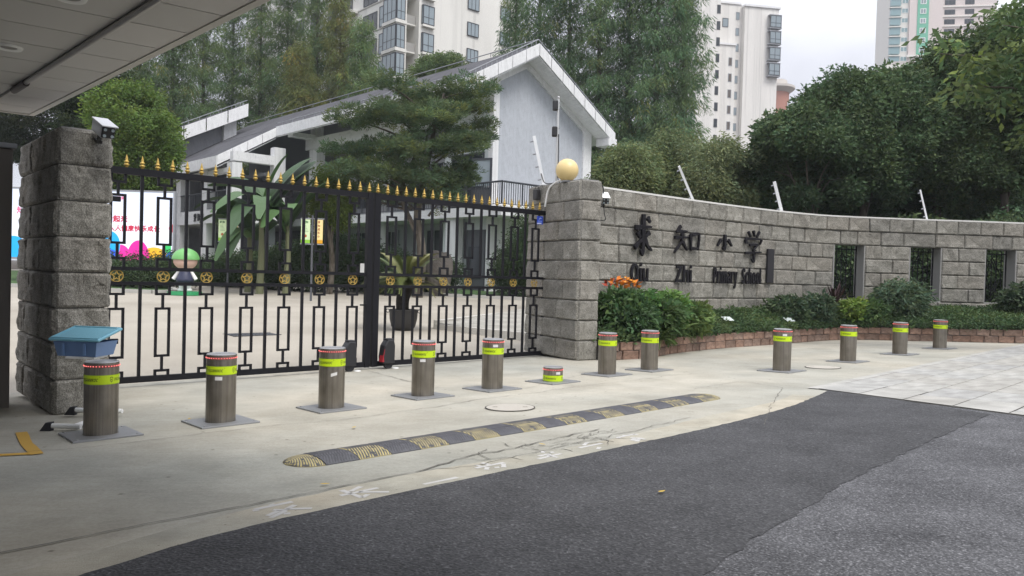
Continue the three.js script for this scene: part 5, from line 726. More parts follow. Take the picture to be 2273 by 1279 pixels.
{ // pink and green tower far away
  const fr = frameOf([113.2, -237], [0.985, 0.17]), N = V(-0.17, 0, 0.985), Tn = V(0.985, 0, 0.17), at = (a, o, y) => V(113.2 + Tn.x * a + N.x * o, y, -237 + Tn.z * a + N.z * o), H = 105;
  const bo = (a0, a1, o0, o1, y0, y1) => { const g = new THREE.BoxGeometry(a1 - a0, y1 - y0, o1 - o0), m = new THREE.Matrix4().makeBasis(Tn, V(0, 1, 0), N).setPosition(at((a0 + a1) / 2, (o0 + o1) / 2, (y0 + y1) / 2)); return g.applyMatrix4(m); };
  const t = thing('apartment_tower', 'far pink tower with a green window strip rising above the dark trees', 'building'), pink = mat([0.68, 0.60, 0.57], 0.85), cream = mat([0.74, 0.72, 0.67], 0.85), green = mat([0.16, 0.46, 0.32], 0.8), teal = mat([0.24, 0.36, 0.38], 0.3);
  part('wall', bo(5.2, 14.6, -16, -0.02, -1, H), pink, t); part('wall', bo(0, 5.18, -16, -0.6, -1, H), cream, t); part('wall', bo(14.62, 30, -16, -1.5, -1, H), pink, t); part('green_strip', bo(7.4, 10.6, 0, 0.12, -1, H), green, t);
  for (let k = 0; k < 17; k++) { const y = 52 + k * 2.92; part('bay', bo(-0.3, 2.6, -0.58, 0.5, y - 1.15, y + 1.0), teal, t); part('bay_slab', bo(-0.6, 2.9, -0.58, 0.8, y + 1.02, y + 1.32), cream, t); win(t, at(4.05, -0.58, y + 0.5), Tn, N, 1.9, 1.5, 2, 1, M.paintWhite, teal, 0.14); win(t, at(9.0, 0.14, y), Tn, N, 1.7, 1.6, 2, 1, M.paintWhite, M.glassPale, 0.2); win(t, at(17, -1.48, y), Tn, N, 3.0, 1.5, 3, 1, M.darkFrame, M.glass, 0.14); win(t, at(22.5, -1.48, y), Tn, N, 2.6, 1.5, 3, 1, M.darkFrame, M.glass, 0.14); part('string_course', bo(14.7, 30, -1.48, -1.2, y - 1.5, y - 1.2), cream, t); }
  for (const y of [64.6, 70.2]) part('cornice', bo(4.6, 15.0, 0.15, 0.6, y, y + 0.7), cream, t);
  const u = thing('low_tower', 'far cream tower top with a hipped cornice beside the pink tower', 'building'); part('wall', bo(-11.5, -3.2, 25, 36, -1, 57.5), cream, u); part('cornice', [bo(-12.1, -2.6, 24.4, 36.6, 55.4, 56), bo(-12.3, -2.4, 24.1, 36.9, 57.52, 58.3)], cream, u); part('roof', [bo(-10.5, -4.2, 26, 35.5, 58.32, 59.6)], mat([0.45, 0.42, 0.4], 0.8), u);
  for (let k = 0; k < 3; k++) win(u, at(-10 + k * 2.7, 36.02, 52), Tn, N, 1.6, 2, 1, 1, M.paintWhite, teal, 0.15);
}
// ---------------------------------------------------------------- foliage
function leafClump(seed, n, R, len, wid, o = {}) { // n small bent leaves spread through a ball; droop pulls them down, flat keeps them level
  const r = rng(seed), p = [], D = V(), S = V(), Up = V();
  for (let i = 0; i < n; i++) {
    const a = r() * 6.283, u = r() * 2 - 1, rr = R * Math.cbrt(r()), q = Math.sqrt(1 - u * u), c = V(Math.cos(a) * q * rr * (o.wx ?? 1), u * rr * (o.wy ?? 0.8), Math.sin(a) * q * rr * (o.wx ?? 1));
    D.set(Math.cos(a) + (r() - 0.5) * 1.4, (r() - 0.5) * (o.flat ?? 1.2) - (o.droop ?? 0.2), Math.sin(a) + (r() - 0.5) * 1.4).normalize();
    S.set(r() - 0.5, (r() - 0.5) * (o.roll ?? 1), r() - 0.5).cross(D).normalize(); Up.crossVectors(D, S);
    const L = len * (0.7 + r() * 0.6), w = wid * (0.7 + r() * 0.6) / 2, m = c.clone().addScaledVector(D, L * 0.45).addScaledVector(Up, L * 0.08), A = m.clone().addScaledVector(S, w), B = m.clone().addScaledVector(S, -w), t = c.clone().addScaledVector(D, L);
    for (const k of [c, A, B, A, t, B]) p.push(k.x, k.y, k.z);
  }
  const g = new THREE.BufferGeometry(); g.setAttribute('position', new THREE.Float32BufferAttribute(p, 3)); g.computeVertexNormals(); return g;
}
const CL = {
  needle: [0, 1, 2].map((k) => leafClump(200 + k, 64, 0.55, 0.36, 0.048, { droop: 1.1, flat: 0.7, wy: 1.0 })),
  broad: [0, 1, 2].map((k) => leafClump(210 + k, 60, 0.42, 0.135, 0.066, { droop: 0.15, wy: 0.7 })),
  fine: [0, 1, 2].map((k) => leafClump(220 + k, 46, 0.40, 0.12, 0.04, { droop: 0.3 })),
  pine: [0, 1, 2].map((k) => leafClump(230 + k, 64, 0.24, 0.17, 0.034, { droop: -0.4, wy: 0.55 })),
  shrub: [0, 1, 2].map((k) => leafClump(240 + k, 26, 0.17, 0.13, 0.06, { droop: 0.1, wy: 0.8 })),
  cover: [0, 1, 2].map((k) => leafClump(250 + k, 26, 0.15, 0.06, 0.035, { droop: -0.1, wy: 0.5 })),
  near: [0, 1, 2].map((k) => leafClump(260 + k, 16, 0.28, 0.17, 0.085, { droop: 0.35, wy: 0.6 })),
};
const _m = new THREE.Matrix4(), _q = new THREE.Quaternion(), _e = new THREE.Euler(), _c = new THREE.Color();
function scatter(name, parent, geos, list, m = M.leafMatt) { // list of [x, y, z, scale, [r,g,b], tilt]
  const r = rng(list.length + 17);
  geos.forEach((g, gi) => {
    const own = list.filter((_, i) => i % geos.length === gi); if (!own.length) return;
    const im = new THREE.InstancedMesh(g, m, own.length); im.name = name; im.userData.kind = 'stuff'; shade(im);
    own.forEach(([x, y, z, s, c, tilt = 0.5], i) => { _q.setFromEuler(_e.set((r() - 0.5) * tilt, r() * 6.283, (r() - 0.5) * tilt)); im.setMatrixAt(i, _m.compose(V(x, y, z), _q, V(s, s, s))); im.setColorAt(i, _c.setRGB(...c)); });
    parent.add(im);
  });
}
const tint = (r, c, v = 0.25) => { const k = 1 + (r() - 0.5) * 2 * v, h = (r() - 0.5) * v; return [c[0] * k * (1 + h), c[1] * k, c[2] * k * (1 - h)]; };
function trunkGeo(pts, r0, r1, n = 8) { // a bent, tapering stem
  const c = new THREE.CatmullRomCurve3(pts), seg = Math.max(4, pts.length * 3), g = new THREE.TubeGeometry(c, seg, 1, n, false), p = g.attributes.position, k = n + 1;
  for (let i = 0; i <= seg; i++) { const q = c.getPointAt(i / seg), rad = mix(r0, r1, i / seg); for (let j = 0; j < k; j++) { const o = i * k + j; p.setXYZ(o, q.x + (p.getX(o) - q.x) * rad, q.y + (p.getY(o) - q.y) * rad, q.z + (p.getZ(o) - q.z) * rad); } }
  g.computeVertexNormals(); return g;
}
function redwood(px, D, h, R, seed, col, label, group, low = 0.10) {
  const x = (px - 1136) / 1716 * D, z = -D, y = F(x, z), r = rng(seed), t = thing('dawn_redwood', label, 'tree', [x, y, z], 0, group), limbs = [], L = [];
  part('trunk', trunkGeo([V(0, -0.2, 0), V(0.1, h * 0.4, 0.05), V(-0.05, h * 0.97, 0)], 0.34, 0.03), M.bark, t);
  let a = r() * 6;
  for (let k = 0; k < 100; k++) {
    const f = low + (1 - low) * (k + r()) / 100, yy = h * f, len = R * Math.pow(1 - f, 0.62) * (0.55 + 0.65 * r()) + 0.35; a += 2.4 + r() * 0.5;
    const rise = 0.25 + 0.35 * f, tipY = yy + len * (rise - 0.35), n = Math.max(2, Math.round(len / 0.4));
    if (k % 2 === 0) limbs.push(rod(V(0, yy, 0), V(Math.cos(a) * len * 0.8, yy + len * 0.8 * (rise - 0.2), Math.sin(a) * len * 0.8), 0.045, 4, 0.012));
    for (let i = 1; i <= n; i++) { const u = i / n, b = a + (r() - 0.5) * 0.5, d = len * u; for (let w = 0; w < (r() < 0.55 ? 2 : 1); w++) L.push([Math.cos(b) * d + (r() - 0.5) * 0.5, yy + d * (rise - 0.35 * u) - 0.15 - r() * 0.5 - (w ? 0.35 : 0), Math.sin(b) * d + (r() - 0.5) * 0.5, 0.7 + r() * 0.65, tint(r, r() < 0.06 ? [col[0] * 1.4, col[1] * 1.05, col[2] * 0.8] : col, 0.28)]); }
  }
  part('branches', limbs, M.bark, t).userData.kind = 'stuff'; scatter('crown', t, CL.needle, L);
}
const rw = [0.135, 0.205, 0.08];
[[300, 66, 25, 3.0, 0.9], [372, 64, 27, 3.0, 0.8], [440, 74, 31, 3.2, 1.0], [505, 78, 32, 3.3, 0.95], [566, 76, 31, 3.2, 1.05], [625, 74, 31, 3.3, 0.9], [690, 72, 30, 3.3, 1.0], [742, 70, 27, 2.9, 1.15], [790, 68, 22.5, 2.5, 1.1], [655, 67, 20, 2.6, 1.2]].forEach(([px, D, h, R, k], i) => redwood(px, D, h, R, 300 + i, i === 9 || i === 7 ? [0.165, 0.19, 0.06] : [rw[0] * k, rw[1] * k, rw[2] * k], i === 9 ? 'short olive dawn redwood in front of the taller ones, over the school roof' : i === 8 ? 'dawn redwood with its tip against the cream tower' : i === 7 ? 'olive tinged dawn redwood touching the edge of the cream tower' : i === 0 ? 'dawn redwood directly behind the bright yellow green tree' : 'tall green dawn redwood behind the school roof, left of the cream tower', 'dawn redwoods behind the school'));
[[1128, 62, 27, 2.3, 1.0], [1180, 58, 27, 2.5, 0.85], [1246, 56, 27, 2.7, 0.8], [1312, 54, 27, 2.7, 0.95], [1378, 55, 27, 2.8, 0.85], [1440, 53, 26, 2.8, 1.0], [1500, 54, 26, 2.7, 1.05]].forEach(([px, D, h, R, k], i) => redwood(px, D, h, R, 340 + i, [rw[0] * k, rw[1] * 1.05 * k, rw[2] * 1.25 * k], ['dawn redwood whose edge overlaps the cream tower with glazed bays', 'dawn redwood directly behind the gable peak', 'tall grey green dawn redwood behind the right slope of the gable roof', 'tall grey green dawn redwood behind the right slope of the gable roof', 'tall grey green dawn redwood behind the right slope of the gable roof', 'dawn redwood beyond the eave of the gable, above the small light trees', 'dawn redwood whose edge overlaps the plain cream tower'][i], 'dawn redwoods behind the gable', 0.07));

function lobes(r, list, geoN, col, dens = 1, shell = 0.45) { // clumps through a set of ellipsoids [x,y,z,rx,ry,rz,n]
  const L = []; for (const [x, y, z, rx, ry, rz, n, kc = 1] of list) for (let i = 0; i < n * dens; i++) { const a = r() * 6.283, u = r() * 2 - 1, q = Math.sqrt(1 - u * u), rad = Math.pow(mix(shell ** 3, 1, r()), 1 / 3) * (0.85 + 0.3 * vn(a * 1.5 + x, u * 3 + y, 1e6, 3)); L.push([x + Math.cos(a) * q * rx * rad, y + u * ry * rad, z + Math.sin(a) * q * rz * rad, 0.75 + r() * 0.6, tint(r, [col[0] * kc, col[1] * kc, col[2] * kc], 0.3), 1.2]); }
  return L;
}
function broadTree(name, label, category, px, D, o) { // o: trunk height, lobes relative to the base, colour, clump set
  const x = (px - 1136) / 1716 * D, z = -D, y = F(x, z), r = rng(o.seed), t = thing(name, label, category, [x, y, z], 0, o.group);
  part('trunk', trunkGeo([V(0, -0.2, 0), V(0.1, o.th * 0.5, 0.1), V(-0.1, o.th, 0)], o.tr, o.tr * 0.6), M.bark, t);
  const br = o.lobes.map(([a, b, c]) => trunkGeo([V(0, o.th * 0.7, 0), V(a * 0.5, mix(o.th * 0.8, b, 0.5), c * 0.5), V(a, b + 0.2, c)], o.tr * 0.45, 0.02, 6)); part('limb', br, M.bark, t);
  scatter('crown', t, o.set ?? CL.broad, lobes(r, o.lobes, 0, o.col, o.dens ?? 1, o.shell), o.mat ?? M.leaf);
}
const cam = [0.085, 0.135, 0.058];
// evergreen trees over the wall: height in pixels above the horizon turned into metres by D / 1716
function crownCloud(r, Y, W, H, Dz, n, col) { // leaf clumps through one uneven crown with hollows in it
  const L = [], o = r() * 50, N3 = (x, y, z, f) => 0.5 * (vn(x * f + z * 0.6 * f + o, y * f + o, 1e6, 3) + vn(z * f - x * 0.5 * f + o, y * f + 7 + o, 1e6, 5));
  for (let i = 0; i < n * 6 && L.length < n; i++) {
    const a = r() * 6.283, u = r() * 2 - 1, q = Math.sqrt(1 - u * u), dx = Math.cos(a) * q, dz = Math.sin(a) * q;
    const edge = 0.62 + 0.75 * N3(dx * 3, u * 3, dz * 3, 0.9) + 0.22 * (N3(dx * 3, u * 3, dz * 3, 2.6) - 0.5), rad = edge * Math.cbrt(mix(0.12, 1, r())), x = dx * W * rad, y = u * H * rad, z = dz * Dz * rad;
    const m = N3(x, y, z, 1.15); if (m < 0.43) continue;
    const kc = 0.8 + 0.5 * N3(x, y, z, 0.5); L.push([x, Y + y, z, 0.75 + r() * 0.6, tint(r, [col[0] * kc, col[1] * kc, col[2] * kc], 0.3), 1.2]);
  }
  return L;
}
const T1 = (px, D, cy, w, h, n, seed, label, col = cam, extra = [], set = CL.broad) => {
  const k = D / 1716, hor = 608 + (px - 1136) * 0.0279, x0 = (px - 1136) * k, y0 = F(x0, -D), Y = 1.2 + (hor - cy) * k - y0, W = w * k * 1.12, H = h * k * 1.05, r = rng(seed), th = Math.max(1.5, Y - H * 0.5);
  const t = thing('leafy_tree', label, 'tree', [x0, y0, -D], 0, 'leafy trees around the school');
  part('trunk', trunkGeo([V(0, -0.2, 0), V(0.12, th * 0.5, 0.1), V(-0.1, th, 0)], 0.15, 0.09), M.bark, t);
  for (let i = 0; i < 7; i++) { const a = i * 0.9 + r() * 0.5; part('limb', trunkGeo([V(0, th * (0.6 + 0.05 * i), 0), V(Math.cos(a) * W * 0.35, mix(th, Y, 0.5), Math.sin(a) * W * 0.3), V(Math.cos(a) * W * 0.75, Y + H * (r() - 0.3), Math.sin(a) * W * 0.6)], 0.06, 0.012, 5), M.bark, t); }
  scatter('crown', t, set, crownCloud(r, Y, W, H, W * 0.85, Math.round(n * 2.1), col), M.leaf);
};
T1(1790, 26, 372, 100, 112, 900, 401, 'dark evergreen tree over the wall beside the plain cream tower');
T1(1905, 27, 315, 130, 122, 1300, 402, 'dark evergreen tree over the wall below the far pink tower');
T1(2070, 28, 300, 150, 145, 1400, 403, 'broad dark evergreen tree over the wall with its crown before the pink tower', [0.09, 0.14, 0.058]);
T1(2215, 27, 225, 150, 185, 1500, 404, 'tall evergreen tree over the wall at the pavement end', [0.098, 0.148, 0.058]);
T1(1870, 36, 370, 150, 110, 900, 405, 'evergreen tree standing back behind the wall openings'); T1(2130, 38, 330, 220, 160, 1200, 406, 'large evergreen tree standing back behind the pavement end'); T1(2000, 34, 420, 200, 110, 900, 407, 'low evergreen tree standing back behind the middle opening'); T1(2230, 33, 420, 130, 130, 900, 408, 'low evergreen tree standing back behind the last opening'); T1(1800, 33, 430, 120, 90, 700, 409, 'low evergreen tree standing back behind the first opening');
// lighter small trees between the lamp pillar and the evergreens
const lite = [0.16, 0.20, 0.085];
T1(1375, 27, 408, 72, 80, 520, 421, 'small light green tree over the wall near the lamp pillar', lite, [], CL.fine); T1(1480, 29, 400, 80, 85, 600, 422, 'small light green tree over the wall behind the first fence post', [0.165, 0.205, 0.09], [], CL.fine); T1(1590, 27, 402, 85, 75, 650, 423, 'pale green small tree over the wall between two fence posts', [0.175, 0.21, 0.10], [], CL.fine); T1(1670, 30, 410, 70, 90, 520, 424, 'small light green tree over the wall by the dark evergreens', [0.13, 0.175, 0.075], [], CL.fine);
// left side: bright maple and the dark tree under the canopy
T1(292, 35, 310, 78, 112, 620, 431, 'bright yellow green tree rising behind the canopy pillar', [0.13, 0.20, 0.04]); T1(215, 40, 240, 90, 110, 620, 432, 'dark green tree behind the canopy pillar', [0.05, 0.075, 0.03]); T1(90, 44, 250, 170, 100, 800, 433, 'dark tree seen under the canopy edge', [0.045, 0.06, 0.028]); T1(730, 33, 460, 32, 75, 240, 434, 'small yellow green tree in front of the gallery column', [0.12, 0.17, 0.03], [], CL.fine); T1(965, 62, 165, 55, 40, 260, 435, 'round green treetop above the school ridge', [0.13, 0.19, 0.07]);
{ // branch reaching in from the near side of the pavement
  const t = thing('roadside_tree', 'near tree whose bright leaves hang in over the slab pavement', 'tree', [12.1, F(12.1, -15), -15]), r = rng(441), L = [], br = [];
  part('trunk', trunkGeo([V(0, -0.2, 0), V(-0.2, 2.5, 0), V(-0.5, 5.5, 0.2), V(-0.4, 8, 0)], 0.2, 0.06), M.bark, t);
  const tips = [[-3.3, 5.2, -0.4], [-2.9, 6.2, 0.2], [-2.2, 6.8, -0.4], [-1.9, 4.9, 0.3], [-1.7, 5.9, 0.3], [-2.5, 5.6, 0.6], [-1.2, 6.6, 0.2], [-1.4, 4.2, 0.5], [-2.0, 4.4, 0.0], [-3.9, 5.75, -0.2], [-1.2, 5.2, 0.4], [-1.0, 4.4, 0.1], [-1.0, 3.8, 0.4]];
  for (const [a, b, c] of tips) { br.push(trunkGeo([V(-0.4, b - 1.2, 0), V(a * 0.5, b - 0.2, c * 0.5), V(a, b, c)], 0.045, 0.008, 5)); const dense = a > -2.9 ? 84 : 26; for (let i = 0; i < dense; i++) { const f = 0.35 + 0.65 * r(); L.push([a * f + (r() - 0.5) * 0.9, b - (1 - f) * 0.6 + (r() - 0.5) * 0.8, c * f + (r() - 0.5) * 0.9, 0.7 + r() * 0.5, tint(r, r() < 0.2 ? [0.17, 0.24, 0.07] : [0.12, 0.18, 0.07], 0.3), 0.8]); } }
  part('limb', br, M.bark, t); scatter('crown', t, CL.near, L, M.leaf);
}
{ // clipped pine in front of the school
  const D = 33, x = -4.05, z = -D, y = F(x, z), k = D / 1716, r = rng(451), t = thing('pine_tree', 'layered dark pine with bare limbs in front of the school', 'tree', [x, y, z]);
  const P = (px, py) => V((px - 1136 - 0.0279 * (607 - py)) * k - x, 1.2 + (608 + (px - 1136) * 0.0279 - py) * k - y, 0);
  part('trunk', trunkGeo([V(0, -0.2, 0), P(935, 560), P(925, 480), P(945, 380), P(965, 280), P(985, 210)], 0.24, 0.05), M.bark, t);
  part('trunk', trunkGeo([P(925, 520).add(V(0, 0, 0.1)), P(890, 430), P(925, 330), P(925, 240)], 0.12, 0.03), M.bark, t);
  const pads = [[870, 195, 55, 20], [940, 205, 62, 26], [1035, 190, 66, 22], [1000, 215, 50, 24], [800, 272, 58, 24], [880, 262, 60, 28], [960, 275, 62, 30], [1060, 235, 30, 20], [1050, 290, 45, 22], [1075, 265, 30, 12], [760, 340, 46, 14], [840, 330, 62, 30], [920, 335, 64, 34], [1010, 330, 62, 30], [1040, 310, 40, 20], [790, 385, 48, 28], [860, 390, 58, 34], [940, 395, 62, 34], [1005, 395, 46, 34], [1040, 370, 24, 16], [830, 425, 40, 22], [980, 440, 40, 24], [900, 440, 50, 22], [765, 425, 24, 16], [880, 225, 60, 14], [985, 250, 50, 20]];
  const limb = [], L = [];
  for (const [px, py, w, h] of pads) { const c = P(px, py), zz = (r() - 0.5) * 2.4; c.z = zz; limb.push(trunkGeo([P(mix(px, 940, 0.75), py + 40), P(mix(px, 940, 0.4), py + 22).setZ(zz * 0.5), c.clone().setY(c.y - 0.15)], 0.06, 0.015, 5)); const n = Math.round(w * h / 25); for (let i = 0; i < n; i++) { const a = r() * 6.28, q = Math.sqrt(r()); L.push([c.x + Math.cos(a) * q * w * k * 1.05, c.y + (r() - 0.5) * h * k * 2.7 * (1.15 - q), zz + Math.sin(a) * q * w * k * 0.9, 0.75 + r() * 0.6, tint(r, r() < 0.16 ? [0.16, 0.20, 0.07] : [0.11, 0.16, 0.078], 0.28), 0.9]); } }
  part('limb', limb, M.bark, t); scatter('crown', t, CL.pine, L);
}
function frondGeo(len, n, lw, droop, up) { // a feather frond in the x,y plane
  const p = [], c = (u) => V(len * u * (1 - 0.12 * u), up * u * len - droop * u * u * len, 0);
  for (let i = 1; i <= n; i++) { const u = i / n, a = c(u), b = c(Math.max(0, u - 0.02)), L = lw * Math.sin(Math.PI * Math.min(1, 0.15 + u * 0.85)); for (const s of [-1, 1]) { const t = V(a.x + L * 0.5, a.y + L * 0.15 - L * 0.1, s * L), w = 0.014; for (const k of [V(b.x - w, b.y, 0), V(a.x + w, a.y, 0), t]) p.push(k.x, k.y, k.z); } }
  for (let i = 0; i < 6; i++) { const a = c(i / 6), b = c((i + 1) / 6), w = 0.012; for (const k of [V(a.x, a.y, -w), V(a.x, a.y, w), V(b.x, b.y, w), V(a.x, a.y, -w), V(b.x, b.y, w), V(b.x, b.y, -w)]) p.push(k.x, k.y, k.z); }
  const g = new THREE.BufferGeometry(); g.setAttribute('position', new THREE.Float32BufferAttribute(p, 3)); g.computeVertexNormals(); return g;
}
{ // sago palm in its pot
  const x = -2.59, z = -18.57, y = F(x, z), r = rng(461), p = thing('plant_pot', 'round dark grey plant pot with rim handles in the school yard', 'pot', [x, y, z]);
  part('bowl', lathe([[0, 0], [0.22, 0], [0.29, 0.1], [0.33, 0.28], [0.34, 0.46], [0.36, 0.47], [0.36, 0.5], [0.32, 0.5], [0.31, 0.44], [0, 0.43]], 32), mat([0.035, 0.033, 0.032], 0.6), p); part('handle', [new THREE.TorusGeometry(0.04, 0.01, 6, 12).translate(0.38, 0.46, 0), new THREE.TorusGeometry(0.04, 0.01, 6, 12).translate(-0.38, 0.46, 0)], M.darkGrey, p);
  const t = thing('sago_palm', 'olive sago palm with arching fronds growing in the round pot', 'palm', [x, y + 0.43, z]); part('trunk', trunkGeo([V(-0.02, -0.05, 0), V(-0.03, 0.3, 0), V(0.06, 0.66, 0)], 0.15, 0.17, 12), wh(1, { map: T.bark, color: 0x777777, bumpMap: T.bark, bumpScale: 0.06 }), t);
  const fm = [mat([0.125, 0.15, 0.04], 0.6, { side: 2 }), mat([0.085, 0.12, 0.035], 0.6, { side: 2 }), mat([0.17, 0.17, 0.06], 0.6, { side: 2 })];
  const G = [frondGeo(1.3, 36, 0.17, 0.55, 0.8), frondGeo(1.3, 36, 0.17, 0.85, 0.75), frondGeo(1.15, 32, 0.16, 0.55, 0.35)];
  for (let i = 0; i < 44; i++) { const m = part('frond', G[i < 12 ? 0 : i < 24 ? 1 : 2], fm[Math.floor(r() * 3)], t); m.position.set(0.06, 0.66, 0); m.rotation.set((r() - 0.5) * 0.3, i * 2.4 + r() * 0.3, (r() - 0.5) * 0.2 + (i < 12 ? 0.35 : 0)); }
}
{ // banana plants
  function leafB(L, w, arch) { const p = [], n = 12, c = (u) => V(L * u * (1 - 0.25 * arch * u), L * (0.55 * u - arch * u * u), 0), ww = (u) => w * Math.pow(Math.sin(Math.PI * Math.min(1, u * 0.9 + 0.08)), 0.6); for (let i = 0; i < n; i++) for (const s of [-1, 1]) { const u = i / n, v = (i + 1) / n, a = c(u), b = c(v), A = V(a.x, a.y + ww(u) * 0.25, s * ww(u)), B = V(b.x, b.y + ww(v) * 0.25, s * ww(v)); for (const k of [a, b, B, a, B, A]) p.push(k.x, k.y, k.z); } const g = new THREE.BufferGeometry(); g.setAttribute('position', new THREE.Float32BufferAttribute(p, 3)); g.computeVertexNormals(); return g; }
  const bm = [mat([0.055, 0.11, 0.034], 0.55, { side: 2 }), mat([0.075, 0.15, 0.045], 0.55, { side: 2 }), mat([0.04, 0.08, 0.03], 0.55, { side: 2 })], G = [leafB(2.1, 0.27, 0.25), leafB(2.3, 0.3, 0.75), leafB(1.9, 0.26, 1.15)], r = rng(471);
  [[-10.2, -31.2, 1.6, 'banana plant with broad arching leaves behind the gate'], [-9.3, -31.8, 1.4, 'banana plant standing next to the taller one behind the gate'], [-11.0, -32.2, 1.25, 'smaller banana plant among the shrubs behind the gate']].forEach(([x, z, k, l]) => { const t = thing('banana_plant', l, 'plant', [x, F(x, z), z], 0, 'banana plants'); part('stem', trunkGeo([V(0, -0.1, 0), V(0.05, 1.1 * k, 0), V(0, 2.1 * k, 0)], 0.17, 0.08), mat([0.16, 0.17, 0.09], 0.8), t); for (let i = 0; i < 11; i++) { const m = part('leaf', G[i % 3], bm[Math.floor(r() * 3)], t); m.position.set(0, (1.75 + r() * 0.35) * k, 0); m.rotation.set((r() - 0.5) * 0.6, i * 2.1 + r(), 0.2 + r() * 0.75); m.scale.setScalar(k * (0.8 + r() * 0.3)); } });
}
// ---------------------------------------------------------------- shrubs of the school yard
function shrub(name, label, x, z, w, h, n, col, set, seed, y0, group) { const r = rng(seed), y = y0 ?? F(x, z), t = thing(name, label, 'shrub', [x, y, z], 0, group), st = []; for (let i = 0; i < 5; i++) { const a = i * 1.3 + r(); st.push(rod(V(0, -0.05, 0), V(Math.cos(a) * w * 0.5, h * 0.7, Math.sin(a) * w * 0.5), 0.02, 5, 0.008)); } part('stem', st, M.bark, t); scatter('foliage', t, set, lobes(r, [[0, h * 0.55, 0, w, h * 0.5, w * 0.8, n], [w * 0.4, h * 0.7, 0, w * 0.5, h * 0.35, w * 0.5, n * 0.3], [-w * 0.45, h * 0.5, 0.1, w * 0.5, h * 0.4, w * 0.5, n * 0.3]], 0, col, 1, 0.5), M.leaf); return t; }
const gr = [0.055, 0.09, 0.036];
[[-14.6, -32.0, 1.5, 1.3, 'low hedge shrub under the LED screen'], [-17.2, -32.2, 1.6, 1.2, 'long hedge shrub under the LED screen'], [-9.9, -35, 1.5, 2.0, 'dark shrub below the banana leaves'], [-8.4, -34.4, 1.3, 2.6, 'tall shrub beside the banana plants'], [-7.2, -35.6, 1.2, 2.2, 'shrub behind the banner post'], [-5.2, -34.4, 1.1, 1.4, 'low shrub between the banner post and the pine'], [-3.6, -36.2, 1.2, 1.6, 'shrub behind the boulder'], [-12.2, -36, 1.8, 1.6, 'shrub in front of the named wing'], [1.4, -36.2, 1.5, 4.2, 'tall leafy shrub before the gable'], [0.2, -36.4, 1.1, 2.4, 'shrub beside the entrance door'], [2.6, -35.2, 1.4, 1.6, 'low shrub before the gable by the lamp pillar'], [-6.0, -37.5, 1.3, 1.8, 'shrub under the school gallery'], [-15.5, -40, 2.2, 1.2, 'hedge beyond the yard path']].forEach(([x, z, w, h, l], i) => shrub('yard_shrub', l, x, z, w, h, Math.round(90 * w * h), i === 8 ? [0.07, 0.12, 0.045] : gr, CL.fine, 500 + i, undefined, 'shrubs in the school yard'));

// dense evergreen bushes behind the wall
[[6.2, -22.6, 1.3, 2.6, 'dark green bush behind the black plate'], [8.6, -24.4, 1.6, 3.0, 'dark green bush behind the first opening'], [10.6, -24.2, 1.5, 2.8, 'dark green bush behind the second opening'], [12.6, -24.6, 1.6, 3.2, 'dark green bush between two openings'], [14.4, -24.0, 1.5, 3.0, 'dark green bush behind the third opening'], [16.2, -25, 1.8, 3.4, 'dark green bush at the end of the wall'], [12, -29, 2.4, 4.6, 'high green bush well behind the second opening'], [16, -29.5, 2.6, 5, 'high green bush well behind the third opening'], [20, -30, 2.6, 5.2, 'high green bush well behind the wall end'], [9, -30, 2.2, 4.2, 'high green bush well behind the first opening']].forEach(([x, z, w, h, l], i) => shrub('evergreen_bush', l, x, z, w, h, Math.round(70 * w * h), cam, CL.broad, 540 + i, undefined, 'bushes behind the wall'));
